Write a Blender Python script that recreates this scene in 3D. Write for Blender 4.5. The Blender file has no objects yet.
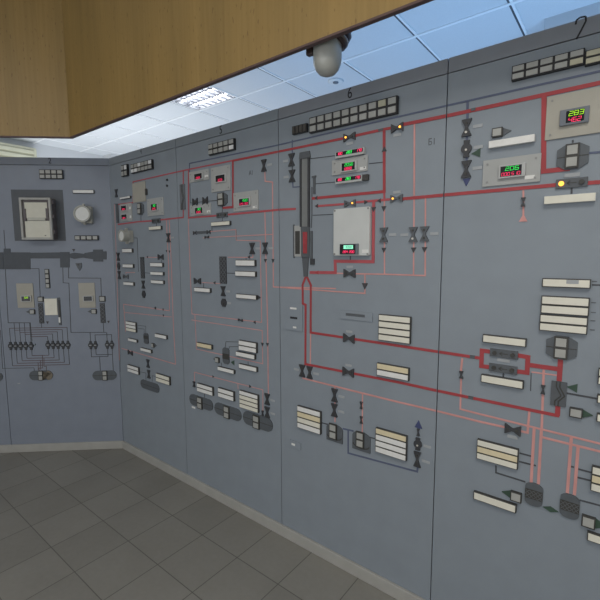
import bpy, math, random
from mathutils import Vector
random.seed(7)
SC = bpy.context.scene
COL = SC.collection
D = 1.7336                    # distance from the camera to the long panel wall
XC = -3.3227                  # where the two panel walls meet
AA = 0.740727                 # the left wall turns by this angle
ZT, ZG, ZB = 2.4358, 2.3783, 0.0663
SEAMS = [XC, -2.427, -1.513, -0.6103, 0.295]
CEIL = 3.175

# ------------------------------------------------------------------ materials
def newmat(name):
    m = bpy.data.materials.new(name); m.use_nodes = True
    nt = m.node_tree
    return m, nt, nt.nodes['Principled BSDF']
def mat(name, rgb, rough=0.5, var=0.06, scale=30.0, metal=0.0, spec=0.4, bump=0.0):
    m, nt, b = newmat(name)
    tc = nt.nodes.new('ShaderNodeTexCoord'); nz = nt.nodes.new('ShaderNodeTexNoise')
    nz.inputs['Scale'].default_value = scale; nz.inputs['Detail'].default_value = 3
    nt.links.new(tc.outputs['Object'], nz.inputs['Vector'])
    r = nt.nodes.new('ShaderNodeValToRGB')
    r.color_ramp.elements[0].position = 0.3; r.color_ramp.elements[1].position = 0.7
    r.color_ramp.elements[0].color = tuple(c*(1-var) for c in rgb)+(1,)
    r.color_ramp.elements[1].color = tuple(min(1, c*(1+var)) for c in rgb)+(1,)
    nt.links.new(nz.outputs['Fac'], r.inputs['Fac']); nt.links.new(r.outputs['Color'], b.inputs['Base Color'])
    b.inputs['Roughness'].default_value = rough; b.inputs['Metallic'].default_value = metal
    b.inputs['Specular IOR Level'].default_value = spec
    if bump:
        bp = nt.nodes.new('ShaderNodeBump'); bp.inputs['Strength'].default_value = bump; bp.inputs['Distance'].default_value = 0.002
        nt.links.new(nz.outputs['Fac'], bp.inputs['Height']); nt.links.new(bp.outputs['Normal'], b.inputs['Normal'])
    return m
def emit(name, rgb, s):
    m, nt, b = newmat(name)
    b.inputs['Base Color'].default_value = tuple(c*0.3 for c in rgb)+(1,)
    b.inputs['Emission Color'].default_value = rgb+(1,); b.inputs['Emission Strength'].default_value = s
    return m
M = {}
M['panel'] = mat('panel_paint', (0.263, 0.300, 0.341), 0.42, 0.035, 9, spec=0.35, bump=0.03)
M['panel_left_shaded'] = mat('panel_paint_left_shaded', (0.242, 0.273, 0.330), 0.45, 0.035, 9, spec=0.35, bump=0.03)  # panel paint darkened to carry the dimmer light on the left wall
M['band'] = mat('panel_band_paint', (0.255, 0.275, 0.312), 0.45, 0.04, 8)
M['frame'] = mat('seam_backing_dark', (0.05, 0.055, 0.065), 0.7)
M['red'] = mat('red_line', (0.38, 0.052, 0.060), 0.5, 0.08, 14)
M['redthin'] = mat('red_line_thin', (0.44, 0.085, 0.10), 0.5, 0.08, 14)
M['pink'] = mat('pink_line', (0.64, 0.31, 0.29), 0.6, 0.1, 14)
M['blue'] = mat('blue_line', (0.105, 0.125, 0.20), 0.5, 0.06, 14)
M['black'] = mat('black_line', (0.07, 0.075, 0.085), 0.55, 0.06, 14)
M['brown'] = mat('brown_line', (0.11, 0.07, 0.07), 0.55, 0.06, 14)
M['symbol'] = mat('symbol_dark', (0.052, 0.054, 0.060), 0.4, 0.1, 40)
M['symgrey'] = mat('symbol_grey', (0.10, 0.11, 0.122), 0.45, 0.06, 40)
M['plategrey'] = mat('plate_grey', (0.105, 0.118, 0.132), 0.45, 0.06, 40)
M['rectgrey'] = mat('dark_field_paint', (0.095, 0.105, 0.12), 0.5, 0.05, 20)
M['turb'] = mat('silhouette_paint', (0.075, 0.085, 0.10), 0.5, 0.06, 20)
M['house'] = mat('housing_dark', (0.055, 0.054, 0.050), 0.45, 0.1, 40)
M['cream'] = mat('cream_face', (0.78, 0.76, 0.66), 0.45, 0.04, 25)
M['white'] = mat('white_face', (0.80, 0.80, 0.78), 0.45, 0.04, 25)
M['yellow'] = mat('yellowed_face', (0.74, 0.65, 0.44), 0.45, 0.05, 25)
M['window'] = mat('lamp_window_face', (0.40, 0.405, 0.385), 0.4, 0.05, 30)
M['windowlt'] = mat('lamp_window_pale', (0.85, 0.86, 0.86), 0.35, 0.04, 30)
M['windowdk'] = mat('lamp_window_dark', (0.07, 0.065, 0.06), 0.4, 0.1, 30)
M['windowyl'] = mat('lamp_window_cream', (0.50, 0.48, 0.36), 0.4, 0.05, 30)
M['plate'] = mat('mount_plate_beige', (0.40, 0.385, 0.335), 0.5, 0.03, 20)
M['plategr'] = mat('mount_plate_grey', (0.40, 0.41, 0.405), 0.5, 0.03, 20)
M['box'] = mat('white_box_paint', (0.60, 0.62, 0.61), 0.4, 0.03, 15)
M['bezel'] = mat('meter_bezel', (0.16, 0.18, 0.21), 0.4, 0.05, 30)
M['bezellt'] = mat('meter_bezel_pale', (0.46, 0.47, 0.47), 0.4, 0.05, 30)
M['screen'] = mat('meter_screen', (0.018, 0.02, 0.022), 0.2, 0.1, 30)
M['screw'] = mat('screw_metal', (0.30, 0.30, 0.29), 0.35, 0.1, 60, metal=0.6)
M['sticker'] = mat('sticker_white', (0.78, 0.78, 0.76), 0.5, 0.03, 30)
M['tag'] = mat('tag_grey', (0.37, 0.39, 0.41), 0.5, 0.04, 30)
M['ink'] = mat('ink_dark', (0.025, 0.025, 0.03), 0.6, 0.1, 50)
M['arrowg'] = mat('arrow_green', (0.045, 0.085, 0.060), 0.5, 0.1, 50)
M['arrowb'] = mat('arrow_blue', (0.055, 0.07, 0.17), 0.5, 0.1, 50)
M['arrowk'] = mat('arrow_dark', (0.055, 0.05, 0.055), 0.5, 0.1, 50)
M['green'] = emit('digits_green', (0.03, 0.95, 0.12), 1.15)
M['lime'] = emit('digits_lime', (0.45, 0.9, 0.02), 1.1)
M['mint'] = emit('digits_mint', (0.30, 0.95, 0.62), 1.0)
M['redled'] = emit('digits_red', (1.0, 0.03, 0.13), 1.25)
M['amber'] = emit('lamp_amber', (1.0, 0.40, 0.05), 2.6)
M['lampwhite'] = mat('lamp_lens', (0.62, 0.60, 0.55), 0.3, 0.05, 30)
M['glow'] = emit('fluorescent_tube', (0.93, 0.95, 1.0), 10.0)
M['chrome'] = mat('louvre_metal', (0.30, 0.31, 0.34), 0.5, 0.03, 20, metal=0.3)
M['whitepaint'] = mat('white_enamel', (0.74, 0.75, 0.75), 0.45, 0.02, 10)
M['wall'] = mat('wall_paint', (0.62, 0.63, 0.64), 0.85, 0.03, 3)
M['tbar'] = mat('ceiling_bar', (0.90, 0.91, 0.92), 0.4, 0.02, 20)
M['opal'] = mat('opal_glass', (0.44, 0.45, 0.42), 0.22, 0.05, 14, spec=0.5)
M['lampbrown'] = mat('lamp_brown_metal', (0.075, 0.055, 0.055), 0.4, 0.15, 30, metal=0.2)
M['lamprim'] = mat('lamp_rim', (0.24, 0.21, 0.19), 0.35, 0.1, 30, metal=0.4)
M['acbeige'] = mat('aged_beige_plastic', (0.63, 0.61, 0.46), 0.5, 0.04, 10)
M['acslat'] = mat('aged_beige_slat', (0.44, 0.42, 0.30), 0.5, 0.05, 10)
M['edge'] = mat('fascia_edge_brown', (0.12, 0.075, 0.07), 0.5, 0.1, 20)
M['base'] = mat('baseboard_paint', (0.40, 0.395, 0.37), 0.5, 0.05, 12)
M['recframe'] = mat('recorder_frame', (0.40, 0.40, 0.38), 0.45, 0.05, 20)
M['recside'] = mat('recorder_side', (0.13, 0.115, 0.12), 0.55, 0.1, 20)
M['paper'] = mat('chart_paper', (0.66, 0.65, 0.56), 0.6, 0.03, 25)
M['paper2'] = mat('chart_paper_dull', (0.52, 0.52, 0.46), 0.6, 0.03, 25)  # duller paper tone for the recorder's scale strip
M['dial'] = mat('dial_face', (0.72, 0.73, 0.71), 0.35, 0.03, 25)
M['dialcase'] = mat('dial_case', (0.40, 0.40, 0.365), 0.45, 0.05, 25)
M['colcentre'] = mat('column_centre', (0.205, 0.215, 0.215), 0.5, 0.05, 25)
M['levelred'] = mat('level_red', (0.36, 0.05, 0.06), 0.5, 0.15, 60)
M['tan'] = mat('tank_tan', (0.20, 0.175, 0.135), 0.5, 0.06, 30)
M['lattdark'] = mat('lattice_dark', (0.055, 0.058, 0.066), 0.5, 0.1, 40)
M['lattline'] = mat('lattice_line', (0.135, 0.145, 0.155), 0.5, 0.05, 40)
M['glass'] = mat('window_glass', (0.5, 0.6, 0.7), 0.1)

def wood_mat():
    m, nt, b = newmat('wood_veneer')
    tc = nt.nodes.new('ShaderNodeTexCoord')
    def noise(sx, sz, sc, det):
        mp = nt.nodes.new('ShaderNodeMapping'); mp.inputs['Scale'].default_value = (sx, sx, sz)
        nt.links.new(tc.outputs['Object'], mp.inputs['Vector'])
        n = nt.nodes.new('ShaderNodeTexNoise'); n.inputs['Scale'].default_value = sc; n.inputs['Detail'].default_value = det
        nt.links.new(mp.outputs['Vector'], n.inputs['Vector']); return n
    g = noise(1, 0.03, 55, 4)
    big = noise(1, 0.08, 6, 3)
    fl = noise(1, 0.30, 75, 1)
    r = nt.nodes.new('ShaderNodeValToRGB')
    r.color_ramp.elements[0].position = 0.25; r.color_ramp.elements[1].position = 0.75
    r.color_ramp.elements[0].color = (0.305, 0.200, 0.066, 1); r.color_ramp.elements[1].color = (0.375, 0.252, 0.090, 1)
    nt.links.new(g.outputs['Fac'], r.inputs['Fac'])
    r3 = nt.nodes.new('ShaderNodeValToRGB')
    r3.color_ramp.elements[0].position = 0.3; r3.color_ramp.elements[1].position = 0.7
    r3.color_ramp.elements[0].color = (0.86, 0.86, 0.86, 1); r3.color_ramp.elements[1].color = (1.08, 1.06, 1.04, 1)
    nt.links.new(big.outputs['Fac'], r3.inputs['Fac'])
    mx0 = nt.nodes.new('ShaderNodeMix'); mx0.data_type = 'RGBA'; mx0.blend_type = 'MULTIPLY'; mx0.inputs['Factor'].default_value = 1
    nt.links.new(r.outputs['Color'], mx0.inputs['A']); nt.links.new(r3.outputs['Color'], mx0.inputs['B'])
    r2 = nt.nodes.new('ShaderNodeValToRGB')
    r2.color_ramp.elements[0].position = 0.665; r2.color_ramp.elements[1].position = 0.72
    r2.color_ramp.elements[0].color = (0, 0, 0, 1); r2.color_ramp.elements[1].color = (0.5, 0.5, 0.5, 1)
    nt.links.new(fl.outputs['Fac'], r2.inputs['Fac'])
    mx = nt.nodes.new('ShaderNodeMix'); mx.data_type = 'RGBA'
    nt.links.new(r2.outputs['Color'], mx.inputs['Factor']); nt.links.new(mx0.outputs['Result'], mx.inputs['A'])
    mx.inputs['B'].default_value = (0.12, 0.065, 0.022, 1)
    nt.links.new(mx.outputs['Result'], b.inputs['Base Color']); b.inputs['Roughness'].default_value = 0.42
    return m
M['wood'] = wood_mat()

def tile_floor_mat():
    m, nt, b = newmat('floor_tiles')
    L = nt.links.new
    g = nt.nodes.new('ShaderNodeNewGeometry'); sx = nt.nodes.new('ShaderNodeSeparateXYZ'); L(g.outputs['Position'], sx.inputs[0])
    def mth(op, a, bb=None):
        n = nt.nodes.new('ShaderNodeMath'); n.operation = op
        for i, v in enumerate((a, bb)):
            if v is None: continue
            if isinstance(v, (int, float)): n.inputs[i].default_value = v
            else: L(v, n.inputs[i])
        return n.outputs[0]
    fx = mth('DIVIDE', mth('ADD', sx.outputs[0], 0.083), 0.3)
    fy = mth('DIVIDE', mth('ADD', sx.outputs[1], 0.065), 0.3)
    def edge(f):
        q = mth('ABSOLUTE', mth('SUBTRACT', mth('FRACT', f), 0.5))
        return mth('GREATER_THAN', q, 0.5-0.008)
    joint = mth('MAXIMUM', edge(fx), edge(fy))
    cmb = nt.nodes.new('ShaderNodeCombineXYZ'); L(mth('FLOOR', fx), cmb.inputs[0]); L(mth('FLOOR', fy), cmb.inputs[1])
    wn = nt.nodes.new('ShaderNodeTexWhiteNoise'); L(cmb.outputs[0], wn.inputs['Vector'])
    nz = nt.nodes.new('ShaderNodeTexNoise'); nz.inputs['Scale'].default_value = 40; nz.inputs['Detail'].default_value = 5
    L(g.outputs['Position'], nz.inputs['Vector'])
    nz2 = nt.nodes.new('ShaderNodeTexNoise'); nz2.inputs['Scale'].default_value = 3.0; nz2.inputs['Detail'].default_value = 4
    L(g.outputs['Position'], nz2.inputs['Vector'])
    val = mth('ADD', mth('ADD', mth('MULTIPLY', wn.outputs['Value'], 0.14), mth('MULTIPLY', nz.outputs['Fac'], 0.14)), mth('ADD', mth('MULTIPLY', nz2.outputs['Fac'], 0.3), 0.68))
    mx = nt.nodes.new('ShaderNodeMix'); mx.data_type = 'RGBA'; mx.blend_type = 'MULTIPLY'; mx.inputs['Factor'].default_value = 1
    mx.inputs['A'].default_value = (0.248, 0.241, 0.218, 1); L(val, mx.inputs['B'])
    mj = nt.nodes.new('ShaderNodeMix'); mj.data_type = 'RGBA'; L(joint, mj.inputs['Factor']); L(mx.outputs['Result'], mj.inputs['A'])
    mj.inputs['B'].default_value = (0.12, 0.117, 0.105, 1)
    L(mj.outputs['Result'], b.inputs['Base Color']); b.inputs['Roughness'].default_value = 0.5
    b.inputs['Specular IOR Level'].default_value = 0.3
    return m
M['floor'] = tile_floor_mat()
M['gap_shade'] = mat('ceiling_gap_shade', (0.10, 0.105, 0.12), 0.9)  # dark tone for the shade painted along the ceiling joints
M['frame2'] = mat('annunciator_frame', (0.028, 0.028, 0.030), 0.5)
M['traygrey'] = mat('light_tray', (0.42, 0.43, 0.45), 0.5)
M['exch'] = mat('exchanger_paint', (0.15, 0.16, 0.178), 0.5)
M['ceil'] = mat('ceiling_tile', (0.70, 0.72, 0.74), 0.9, 0.035, 220, spec=0.1)

# ------------------------------------------------------------------ mesh builder
class MB:
    def __init__(s): s.v = []; s.f = []
    def add(s, v, f):
        n = len(s.v); s.v += [tuple(p) for p in v]; s.f += [tuple(i+n for i in q) for q in f]; return s
    def box(s, x0, x1, y0, y1, z0, z1):
        v = [(x, y, z) for z in (z0, z1) for y in (y0, y1) for x in (x0, x1)]
        return s.add(v, [(0, 2, 3, 1), (4, 5, 7, 6), (0, 1, 5, 4), (2, 6, 7, 3), (0, 4, 6, 2), (1, 3, 7, 5)])
    def slab(s, cx, cz, w, h, t, y=0.0):          # a plate of thickness t standing out of the wall from depth y
        return s.box(cx-w/2, cx+w/2, -y-t, -y, cz-h/2, cz+h/2)
    def prism(s, pts, t, y=0.0, k=1.0):           # outline (x, z) pushed out of the wall, front shrunk by k
        n = len(pts); mx = sum(p[0] for p in pts)/n; mz = sum(p[1] for p in pts)/n
        a = sum(pts[i][0]*pts[(i+1) % n][1]-pts[(i+1) % n][0]*pts[i][1] for i in range(n))
        if a < 0: pts = pts[::-1]
        v = [(x, -y, z) for x, z in pts]+[(mx+(x-mx)*k, -y-t, mz+(z-mz)*k) for x, z in pts]
        f = [tuple(range(n-1, -1, -1)), tuple(range(n, 2*n))]
        f += [(i, (i+1) % n, n+(i+1) % n, n+i) for i in range(n)]
        return s.add(v, f)
    def disc(s, cx, cz, r, t, y=0.0, k=1.0, n=24, sx=1.0):
        return s.prism([(cx+sx*r*math.cos(2*math.pi*i/n), cz+r*math.sin(2*math.pi*i/n)) for i in range(n)], t, y, k)
    def ring(s, cx, cz, r0, r1, t, y=0.0, n=24):
        v = []; f = []
        for i in range(n):
            c, q = math.cos(2*math.pi*i/n), math.sin(2*math.pi*i/n)
            v += [(cx+r0*c, -y, cz+r0*q), (cx+r1*c, -y, cz+r1*q), (cx+r1*c, -y-t, cz+r1*q), (cx+r0*c, -y-t, cz+r0*q)]
        for i in range(n):
            a, b = 4*i, 4*((i+1) % n)
            for j in range(4):
                k = (j+1) % 4; f.append((a+j, b+j, b+k, a+k))
        return s.add(v, f)
    def bar(s, p, q, w, t, y=0.0):                # a flat strip from p to q on the wall
        dx, dz = q[0]-p[0], q[1]-p[1]; L = math.hypot(dx, dz) or 1e-6
        nx, nz = -dz/L*w/2, dx/L*w/2
        return s.prism([(p[0]+nx, p[1]+nz), (p[0]-nx, p[1]-nz), (q[0]-nx, q[1]-nz), (q[0]+nx, q[1]+nz)], t, y)
    def frame(s, cx, cz, w, h, b, t, y=0.0):      # a rectangular rim
        s.slab(cx, cz+h/2-b/2, w, b, t, y); s.slab(cx, cz-h/2+b/2, w, b, t, y)
        s.slab(cx-w/2+b/2, cz, b, h-2*b, t, y); return s.slab(cx+w/2-b/2, cz, b, h-2*b, t, y)
    def lathe(s, prof, n=32, axis_at=(0, 0)):     # profile (r, z) turned round a vertical axis
        m = len(prof); v = []
        for i in range(n):
            a = 2*math.pi*i/n
            v += [(axis_at[0]+r*math.cos(a), axis_at[1]+r*math.sin(a), z) for r, z in prof]
        f = []
        for i in range(n):
            j = (i+1) % n
            for k in range(m-1): f.append((i*m+k, j*m+k, j*m+k+1, i*m+k+1))
        return s.add(v, f)
    def build(s, name, m, parent=None, bevel=0.0, smooth=False):
        me = bpy.data.meshes.new(name); me.from_pydata(s.v, [], s.f); me.materials.append(M[m] if isinstance(m, str) else m)
        if smooth: me.polygons.foreach_set('use_smooth', [True]*len(me.polygons))
        o = bpy.data.objects.new(name, me); COL.objects.link(o)
        if parent is not None: o.parent = parent
        if bevel:
            b = o.modifiers.new('bevel', 'BEVEL'); b.width = bevel; b.segments = 2; b.limit_method = 'ANGLE'
        return o

CA_, SA_ = math.cos(AA), math.sin(AA)
def place(o, wall, u, v):
    if wall == 'B': o.location = (u, D, v)
    else: o.location = (XC+CA_*u, D+SA_*u, v); o.rotation_euler = (0, 0, AA)
def thing(name, label, cat, wall, u, v, group=None):
    o = bpy.data.objects.new(name, None); o.empty_display_size = 0.05; COL.objects.link(o)
    place(o, wall, u, v); tag(o, label, cat, group); return o
def tag(o, label, cat, group=None):
    o['label'] = label; o['category'] = cat
    if group: o['group'] = group
    return o
def struct(o):
    o['kind'] = 'structure'; return o
def glyphs(name, s, h, m, parent, x, z, y, squash=1.0):
    cu = bpy.data.curves.new(name, 'FONT'); cu.body = s; cu.size = h*1.38; cu.align_x = 'CENTER'; cu.align_y = 'CENTER'; cu.extrude = 0.0006
    t = bpy.data.objects.new(name, cu); COL.objects.link(t)
    me = bpy.data.meshes.new_from_object(t.evaluated_get(bpy.context.evaluated_depsgraph_get()))
    bpy.data.objects.remove(t); bpy.data.curves.remove(cu)
    me.materials.clear(); me.materials.append(M[m])
    o = bpy.data.objects.new(name, me); COL.objects.link(o); o.parent = parent
    o.location = (x, -y, z); o.rotation_euler = (math.pi/2, 0, 0); o.scale = (squash, 1, 1); return o
SEG = {'0': 'abcdef', '1': 'bc', '2': 'abged', '3': 'abgcd', '4': 'fgbc', '5': 'afgcd', '6': 'afgedc', '7': 'abc', '8': 'abcdefg', '9': 'abcfgd', '-': 'g'}
def seven(mb, s, cx, cz, w, h, y, bold=0.2):      # seven-segment digits filling a w x h field
    n = len(s); cell = w/n; dw = cell*0.72; b = min(dw, h/2)*bold
    for i, ch in enumerate(s):
        x0 = cx-w/2+cell*i+(cell-dw)/2; x1 = x0+dw; z0, z1 = cz-h/2, cz+h/2; k = h*0.06
        P = {'a': ((x0, z1), (x1, z1)), 'g': ((x0, cz), (x1, cz)), 'd': ((x0, z0), (x1, z0)), 'f': ((x0, cz), (x0, z1)), 'b': ((x1, cz), (x1, z1)), 'e': ((x0, z0), (x0, cz)), 'c': ((x1, z0), (x1, cz))}
        for c in SEG.get(ch, ''):
            p, q = P[c]; sh = lambda t: (t[0]+(t[1]-cz)/h*2*k, t[1])
            mb.bar(sh(p), sh(q), b, 0.0008, y)
    return mb

# ------------------------------------------------------------------ setting: floor, ceiling, walls
X0, X1, Y0, Y1 = -6.4, 2.6, -3.2, 3.75
struct(MB().box(X0-.1, X1+.1, Y0-.1, Y1+.1, -0.08, 0).build('floor', 'floor'))
HIGH = 3.85                   # the room in front of the board is taller than the suspended ceiling behind it
struct(MB().box(X0-.1, X1+.1, Y0-.1, Y1+.1, HIGH, HIGH+0.06).build('ceiling', 'wall'))
ta = math.tan(AA); FX, FY = -3.2, 1.391
yb = FY-(FX-X0)*ta
def fline(x): return 1.47 if x > FX else FY+.02-(FX-x)*ta
HX0, HX1, HY0, HY1 = -3.644, -3.044, 2.308, 2.908
cm = MB()
def slab_part(P):
    n = len(P)
    cm.add([(x, y, CEIL) for x, y in P]+[(x, y, CEIL+.05) for x, y in P], [tuple(range(n))[::-1], tuple(range(n, 2*n))]+[(i, (i+1) % n, n+(i+1) % n, n+i) for i in range(n)])
slab_part([(X0, yb+.02), (FX, 1.414), (X1, 1.47), (X1, HY0), (X0, HY0)])
slab_part([(X0, HY0), (HX0, HY0), (HX0, HY1), (X0, HY1)])
slab_part([(HX1, HY0), (X1, HY0), (X1, HY1), (HX1, HY1)])
slab_part([(X0, HY1), (X1, HY1), (X1, Y1), (X0, Y1)])
ce = struct(cm.build('ceiling', 'ceil'))
yl = [2.908+0.6*i for i in range(-8, 2)]
xl = [-0.648+0.6*i for i in range(-9, 6)]
for y in yl:
    xe = X1 if y > 1.5 else FX-(FY+.02-y)/ta
    if xe > X0+.1:
        MB().box(X0, xe, y-.012, y+.012, CEIL-.006, CEIL).build('ceiling_bar', 'tbar', ce)
for x in xl:
    MB().box(x-.008, x+.008, fline(x), Y1, CEIL-.005, CEIL).build('cross_bar', 'tbar', ce)
    MB().box(x-.022, x-.008, fline(x), Y1, CEIL-.0015, CEIL).build('bar_gap_shade', 'gap_shade', ce)  # dark strip painting the shade in the joint beside each cross bar
struct(MB().box(X0-.12, X0, Y0, Y1, 0, HIGH).build('wall_left', 'wall'))
struct(MB().box(X0-.12, X1+.12, Y1, Y1+.12, 0, HIGH).build('wall_back', 'wall'))
struct(MB().box(X1, X1+.12, Y0, Y1, 0, HIGH).build('wall_right', 'wall'))
struct(MB().box(X0-.12, X1+.12, Y0-.12, Y0, 0, HIGH).build('wall_front', 'wall'))
struct(MB().box(-0.52, X1, 3.23, Y1, 0, CEIL).build('trim_1', 'wall'))       # wall projection behind the right panel
struct(MB().box(X0, -6.16, 3.25, Y1, 0, CEIL).build('trim_2', 'wall'))       # pier in the far corner
# the wooden canopy board that runs parallel to both panel walls
tk = 0.022; mt = tk*math.tan(AA/2); xf, yf = -3.2, 1.391
def fascia(name, pts, loc, rot):
    n = len(pts)
    def pr(z0, z1, nm, m, par):
        v = [(x, y, z0) for x, y in pts]+[(x, y, z1) for x, y in pts]
        f = [tuple(range(n))[::-1], tuple(range(n, 2*n))]+[(i, (i+1) % n, n+(i+1) % n, n+i) for i in range(n)]
        return MB().add(v, f).build(nm, m, par)
    o = pr(2.509, HIGH, name, 'wood', None); o.location = loc; o.rotation_euler = (0, 0, rot)
    pr(2.5, 2.509, 'edge_band', 'edge', o); return struct(o)
fascia('trim_3', [(0, 0), (X1-xf, 0), (X1-xf, tk), (-mt, tk)], (xf, yf, 0), 0.0088)
fascia('trim_4', [(-3.6, 0), (0, 0), (mt, tk), (-3.6, tk)], (xf, yf, 0), AA)
# plinth strips at the foot of the panels
pm = 0.016*math.tan(AA/2)
def plinth(name, pts, loc, rot):
    v = [(x, y, 0) for x, y in pts]+[(x, y, ZB) for x, y in pts]; n = 4
    o = MB().add(v, [(3, 2, 1, 0), (4, 5, 6, 7)]+[(i, (i+1) % n, n+(i+1) % n, n+i) for i in range(n)]).build(name, 'base', None, 0.003)
    o.location = loc; o.rotation_euler = (0, 0, rot); return struct(o)
plinth('baseboard_right', [(pm, -0.016), (SEAMS[-1]-XC, -0.016), (SEAMS[-1]-XC, 0), (0, 0)], (XC, D, 0), 0)
plinth('baseboard_left', [(-2.2, -0.016), (-pm, -0.016), (0, 0), (-2.2, 0)], (XC, D, 0), AA)

# ------------------------------------------------------------------ the five panels (and the one past the left seam)
def panel(label, wall, u0, u1, pm_='panel'):
    uc = (u0+u1)/2; w = u1-u0; g = 0.0022
    t = thing('control_panel', label, 'control panel', wall, uc, 0)
    MB().box(-w/2+g, w/2-g, 0.0, 0.03, 0.02, ZG-.002).build('face_board', pm_, t)
    MB().box(-w/2+g, w/2-g, 0.0, 0.03, ZG+.002, ZT).build('top_band', pm_ if (wall == 'A' or u0 < -1.6) else 'band', t)
    MB().box(-w/2+.004, w/2-.004, 0.031, 0.07, 0.0, ZT-.01).build('seam_backing', 'frame', t)  # dark backing added so no light leaks through the seams
    return (t, wall, u0, u1, uc)
PN = {}
PN['2'] = panel('left grey-blue control panel numbered 2 with the chart recorder', 'A', -0.928, 0, 'panel_left_shaded')
PN['L'] = panel('sliver of grey-blue control panel at the far left photo edge', 'A', -1.85, -0.928, 'panel_left_shaded')
PN['4'] = panel('narrow grey-blue control panel right of the wall corner, with a round white gauge', 'B', SEAMS[0], SEAMS[1])
PN['5'] = panel('grey-blue control panel with three capsule tanks in a row at its foot', 'B', SEAMS[1], SEAMS[2])
PN['6'] = panel('grey-blue control panel numbered 6 with the large white cover plate', 'B', SEAMS[2], SEAMS[3])
PN['7'] = panel('rightmost grey-blue control panel, numbered 7', 'B', SEAMS[3], SEAMS[4])
DEP = {'red': 0.0022, 'redthin': 0.0020, 'pink': 0.0014, 'blue': 0.0017, 'black': 0.0011, 'brown': 0.0011}
NAME = {'red': 'red_pipe_line', 'redthin': 'thin_red_pipe_line', 'pink': 'pink_pipe_line', 'blue': 'blue_pipe_line', 'black': 'signal_line', 'brown': 'brown_pipe_line'}
SEQ = [0]
def strip_on(pn, pts, w, m, closed=True):
    t, wall, u0, u1, uc = pn; mb = MB(); SEQ[0] += 1; d0 = DEP[m]+(SEQ[0] % 14)*0.00004
    P = [(u-uc, v) for u, v in pts]
    for i in range(len(P)-1):
        p, q = P[i], P[i+1]; L = math.hypot(q[0]-p[0], q[1]-p[1])
        if L < 1e-5: continue
        e = w/2/L if i < len(P)-2 else 0
        mb.bar(p, (q[0]+(q[0]-p[0])*e, q[1]+(q[1]-p[1])*e), w, d0+(i % 2)*0.00002)
    if mb.v: mb.build(NAME[m], m, t)
def line(wall, m, w, *pts):
    """a pipe line on the wall, cut at the panel seams so each panel carries its own piece"""
    order = [PN['L'], PN['2']] if wall == 'A' else [PN['4'], PN['5'], PN['6'], PN['7']]
    pts = list(pts)
    for pn in order:
        u0, u1 = pn[2]+.0025, pn[3]-.0025; run = []
        for a, b in zip(pts[:-1], pts[1:]):
            t0, t1 = 0.0, 1.0; du = b[0]-a[0]
            if abs(du) < 1e-9:
                if not (u0 <= a[0] <= u1): t0, t1 = 1, 0
            else:
                s, e = sorted(((u0-a[0])/du, (u1-a[0])/du)); t0, t1 = max(t0, s), min(t1, e)
            if t1 <= t0:
                if run: strip_on(pn, run, w, m); run = []
                continue
            lerp = lambda k: (a[0]+du*k, a[1]+(b[1]-a[1])*k)
            if run and t0 > 1e-9: strip_on(pn, run, w, m); run = []
            if not run: run = [lerp(t0)]
            run.append(lerp(t1))
            if t1 < 1-1e-9: strip_on(pn, run, w, m); run = []
        if run: strip_on(pn, run, w, m)
def mark(pk, name, s, uv, h, m='ink', squash=0.8):
    t, wall, u0, u1, uc = PN[pk]
    glyphs(name, s, h, m, t, uv[0]-uc, uv[1], 0.0006, squash)
def seven_mark(pk, uv, h):
    t, wall, u0, u1, uc = PN[pk]; x0, z0 = uv[0]-uc, uv[1]
    P = [(-.26, .22), (-.24, .42), (-.05, .5), (.24, .47), (.27, .25), (.06, -.12), (-.18, -.5)]
    mb = MB()
    for i in range(len(P)-1): mb.bar((x0+P[i][0]*h*.8, z0+P[i][1]*h), (x0+P[i+1][0]*h*.8, z0+P[i+1][1]*h), .0055, .0009+.00003*(i % 2))
    mb.build('panel_number', 'ink', t)
def arrow(pk, uv, r, d, m='arrowk', name='flow_arrow', stretch=1.0):
    """a small triangle glued on the panel, pointing up / down / left / right"""
    t, wall, u0, u1, uc = PN[pk]; x, z = uv[0]-uc, uv[1]
    D4 = {'u': (0, 1), 'd': (0, -1), 'l': (-1, 0), 'r': (1, 0)}[d]; nx, nz = -D4[1], D4[0]
    pts = [(x+D4[0]*r*stretch, z+D4[1]*r*stretch), (x-D4[0]*r*stretch+nx*r, z-D4[1]*r*stretch+nz*r), (x-D4[0]*r*stretch-nx*r, z-D4[1]*r*stretch-nz*r)]
    MB().prism(pts, 0.003).build(name, m, t)
def dot(pk, uv, r, m='symbol', name='black_knob', t_=0.008):
    t, wall, u0, u1, uc = PN[pk]
    MB().disc(uv[0]-uc, uv[1], r, t_, n=12).build(name, m, t)
def rectpart(pk, q, m, name, t_=0.002):
    t, wall, u0, u1, uc = PN[pk]
    MB().slab(q[0]-uc, q[1], q[2], q[3], t_).build(name, m, t)

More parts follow.
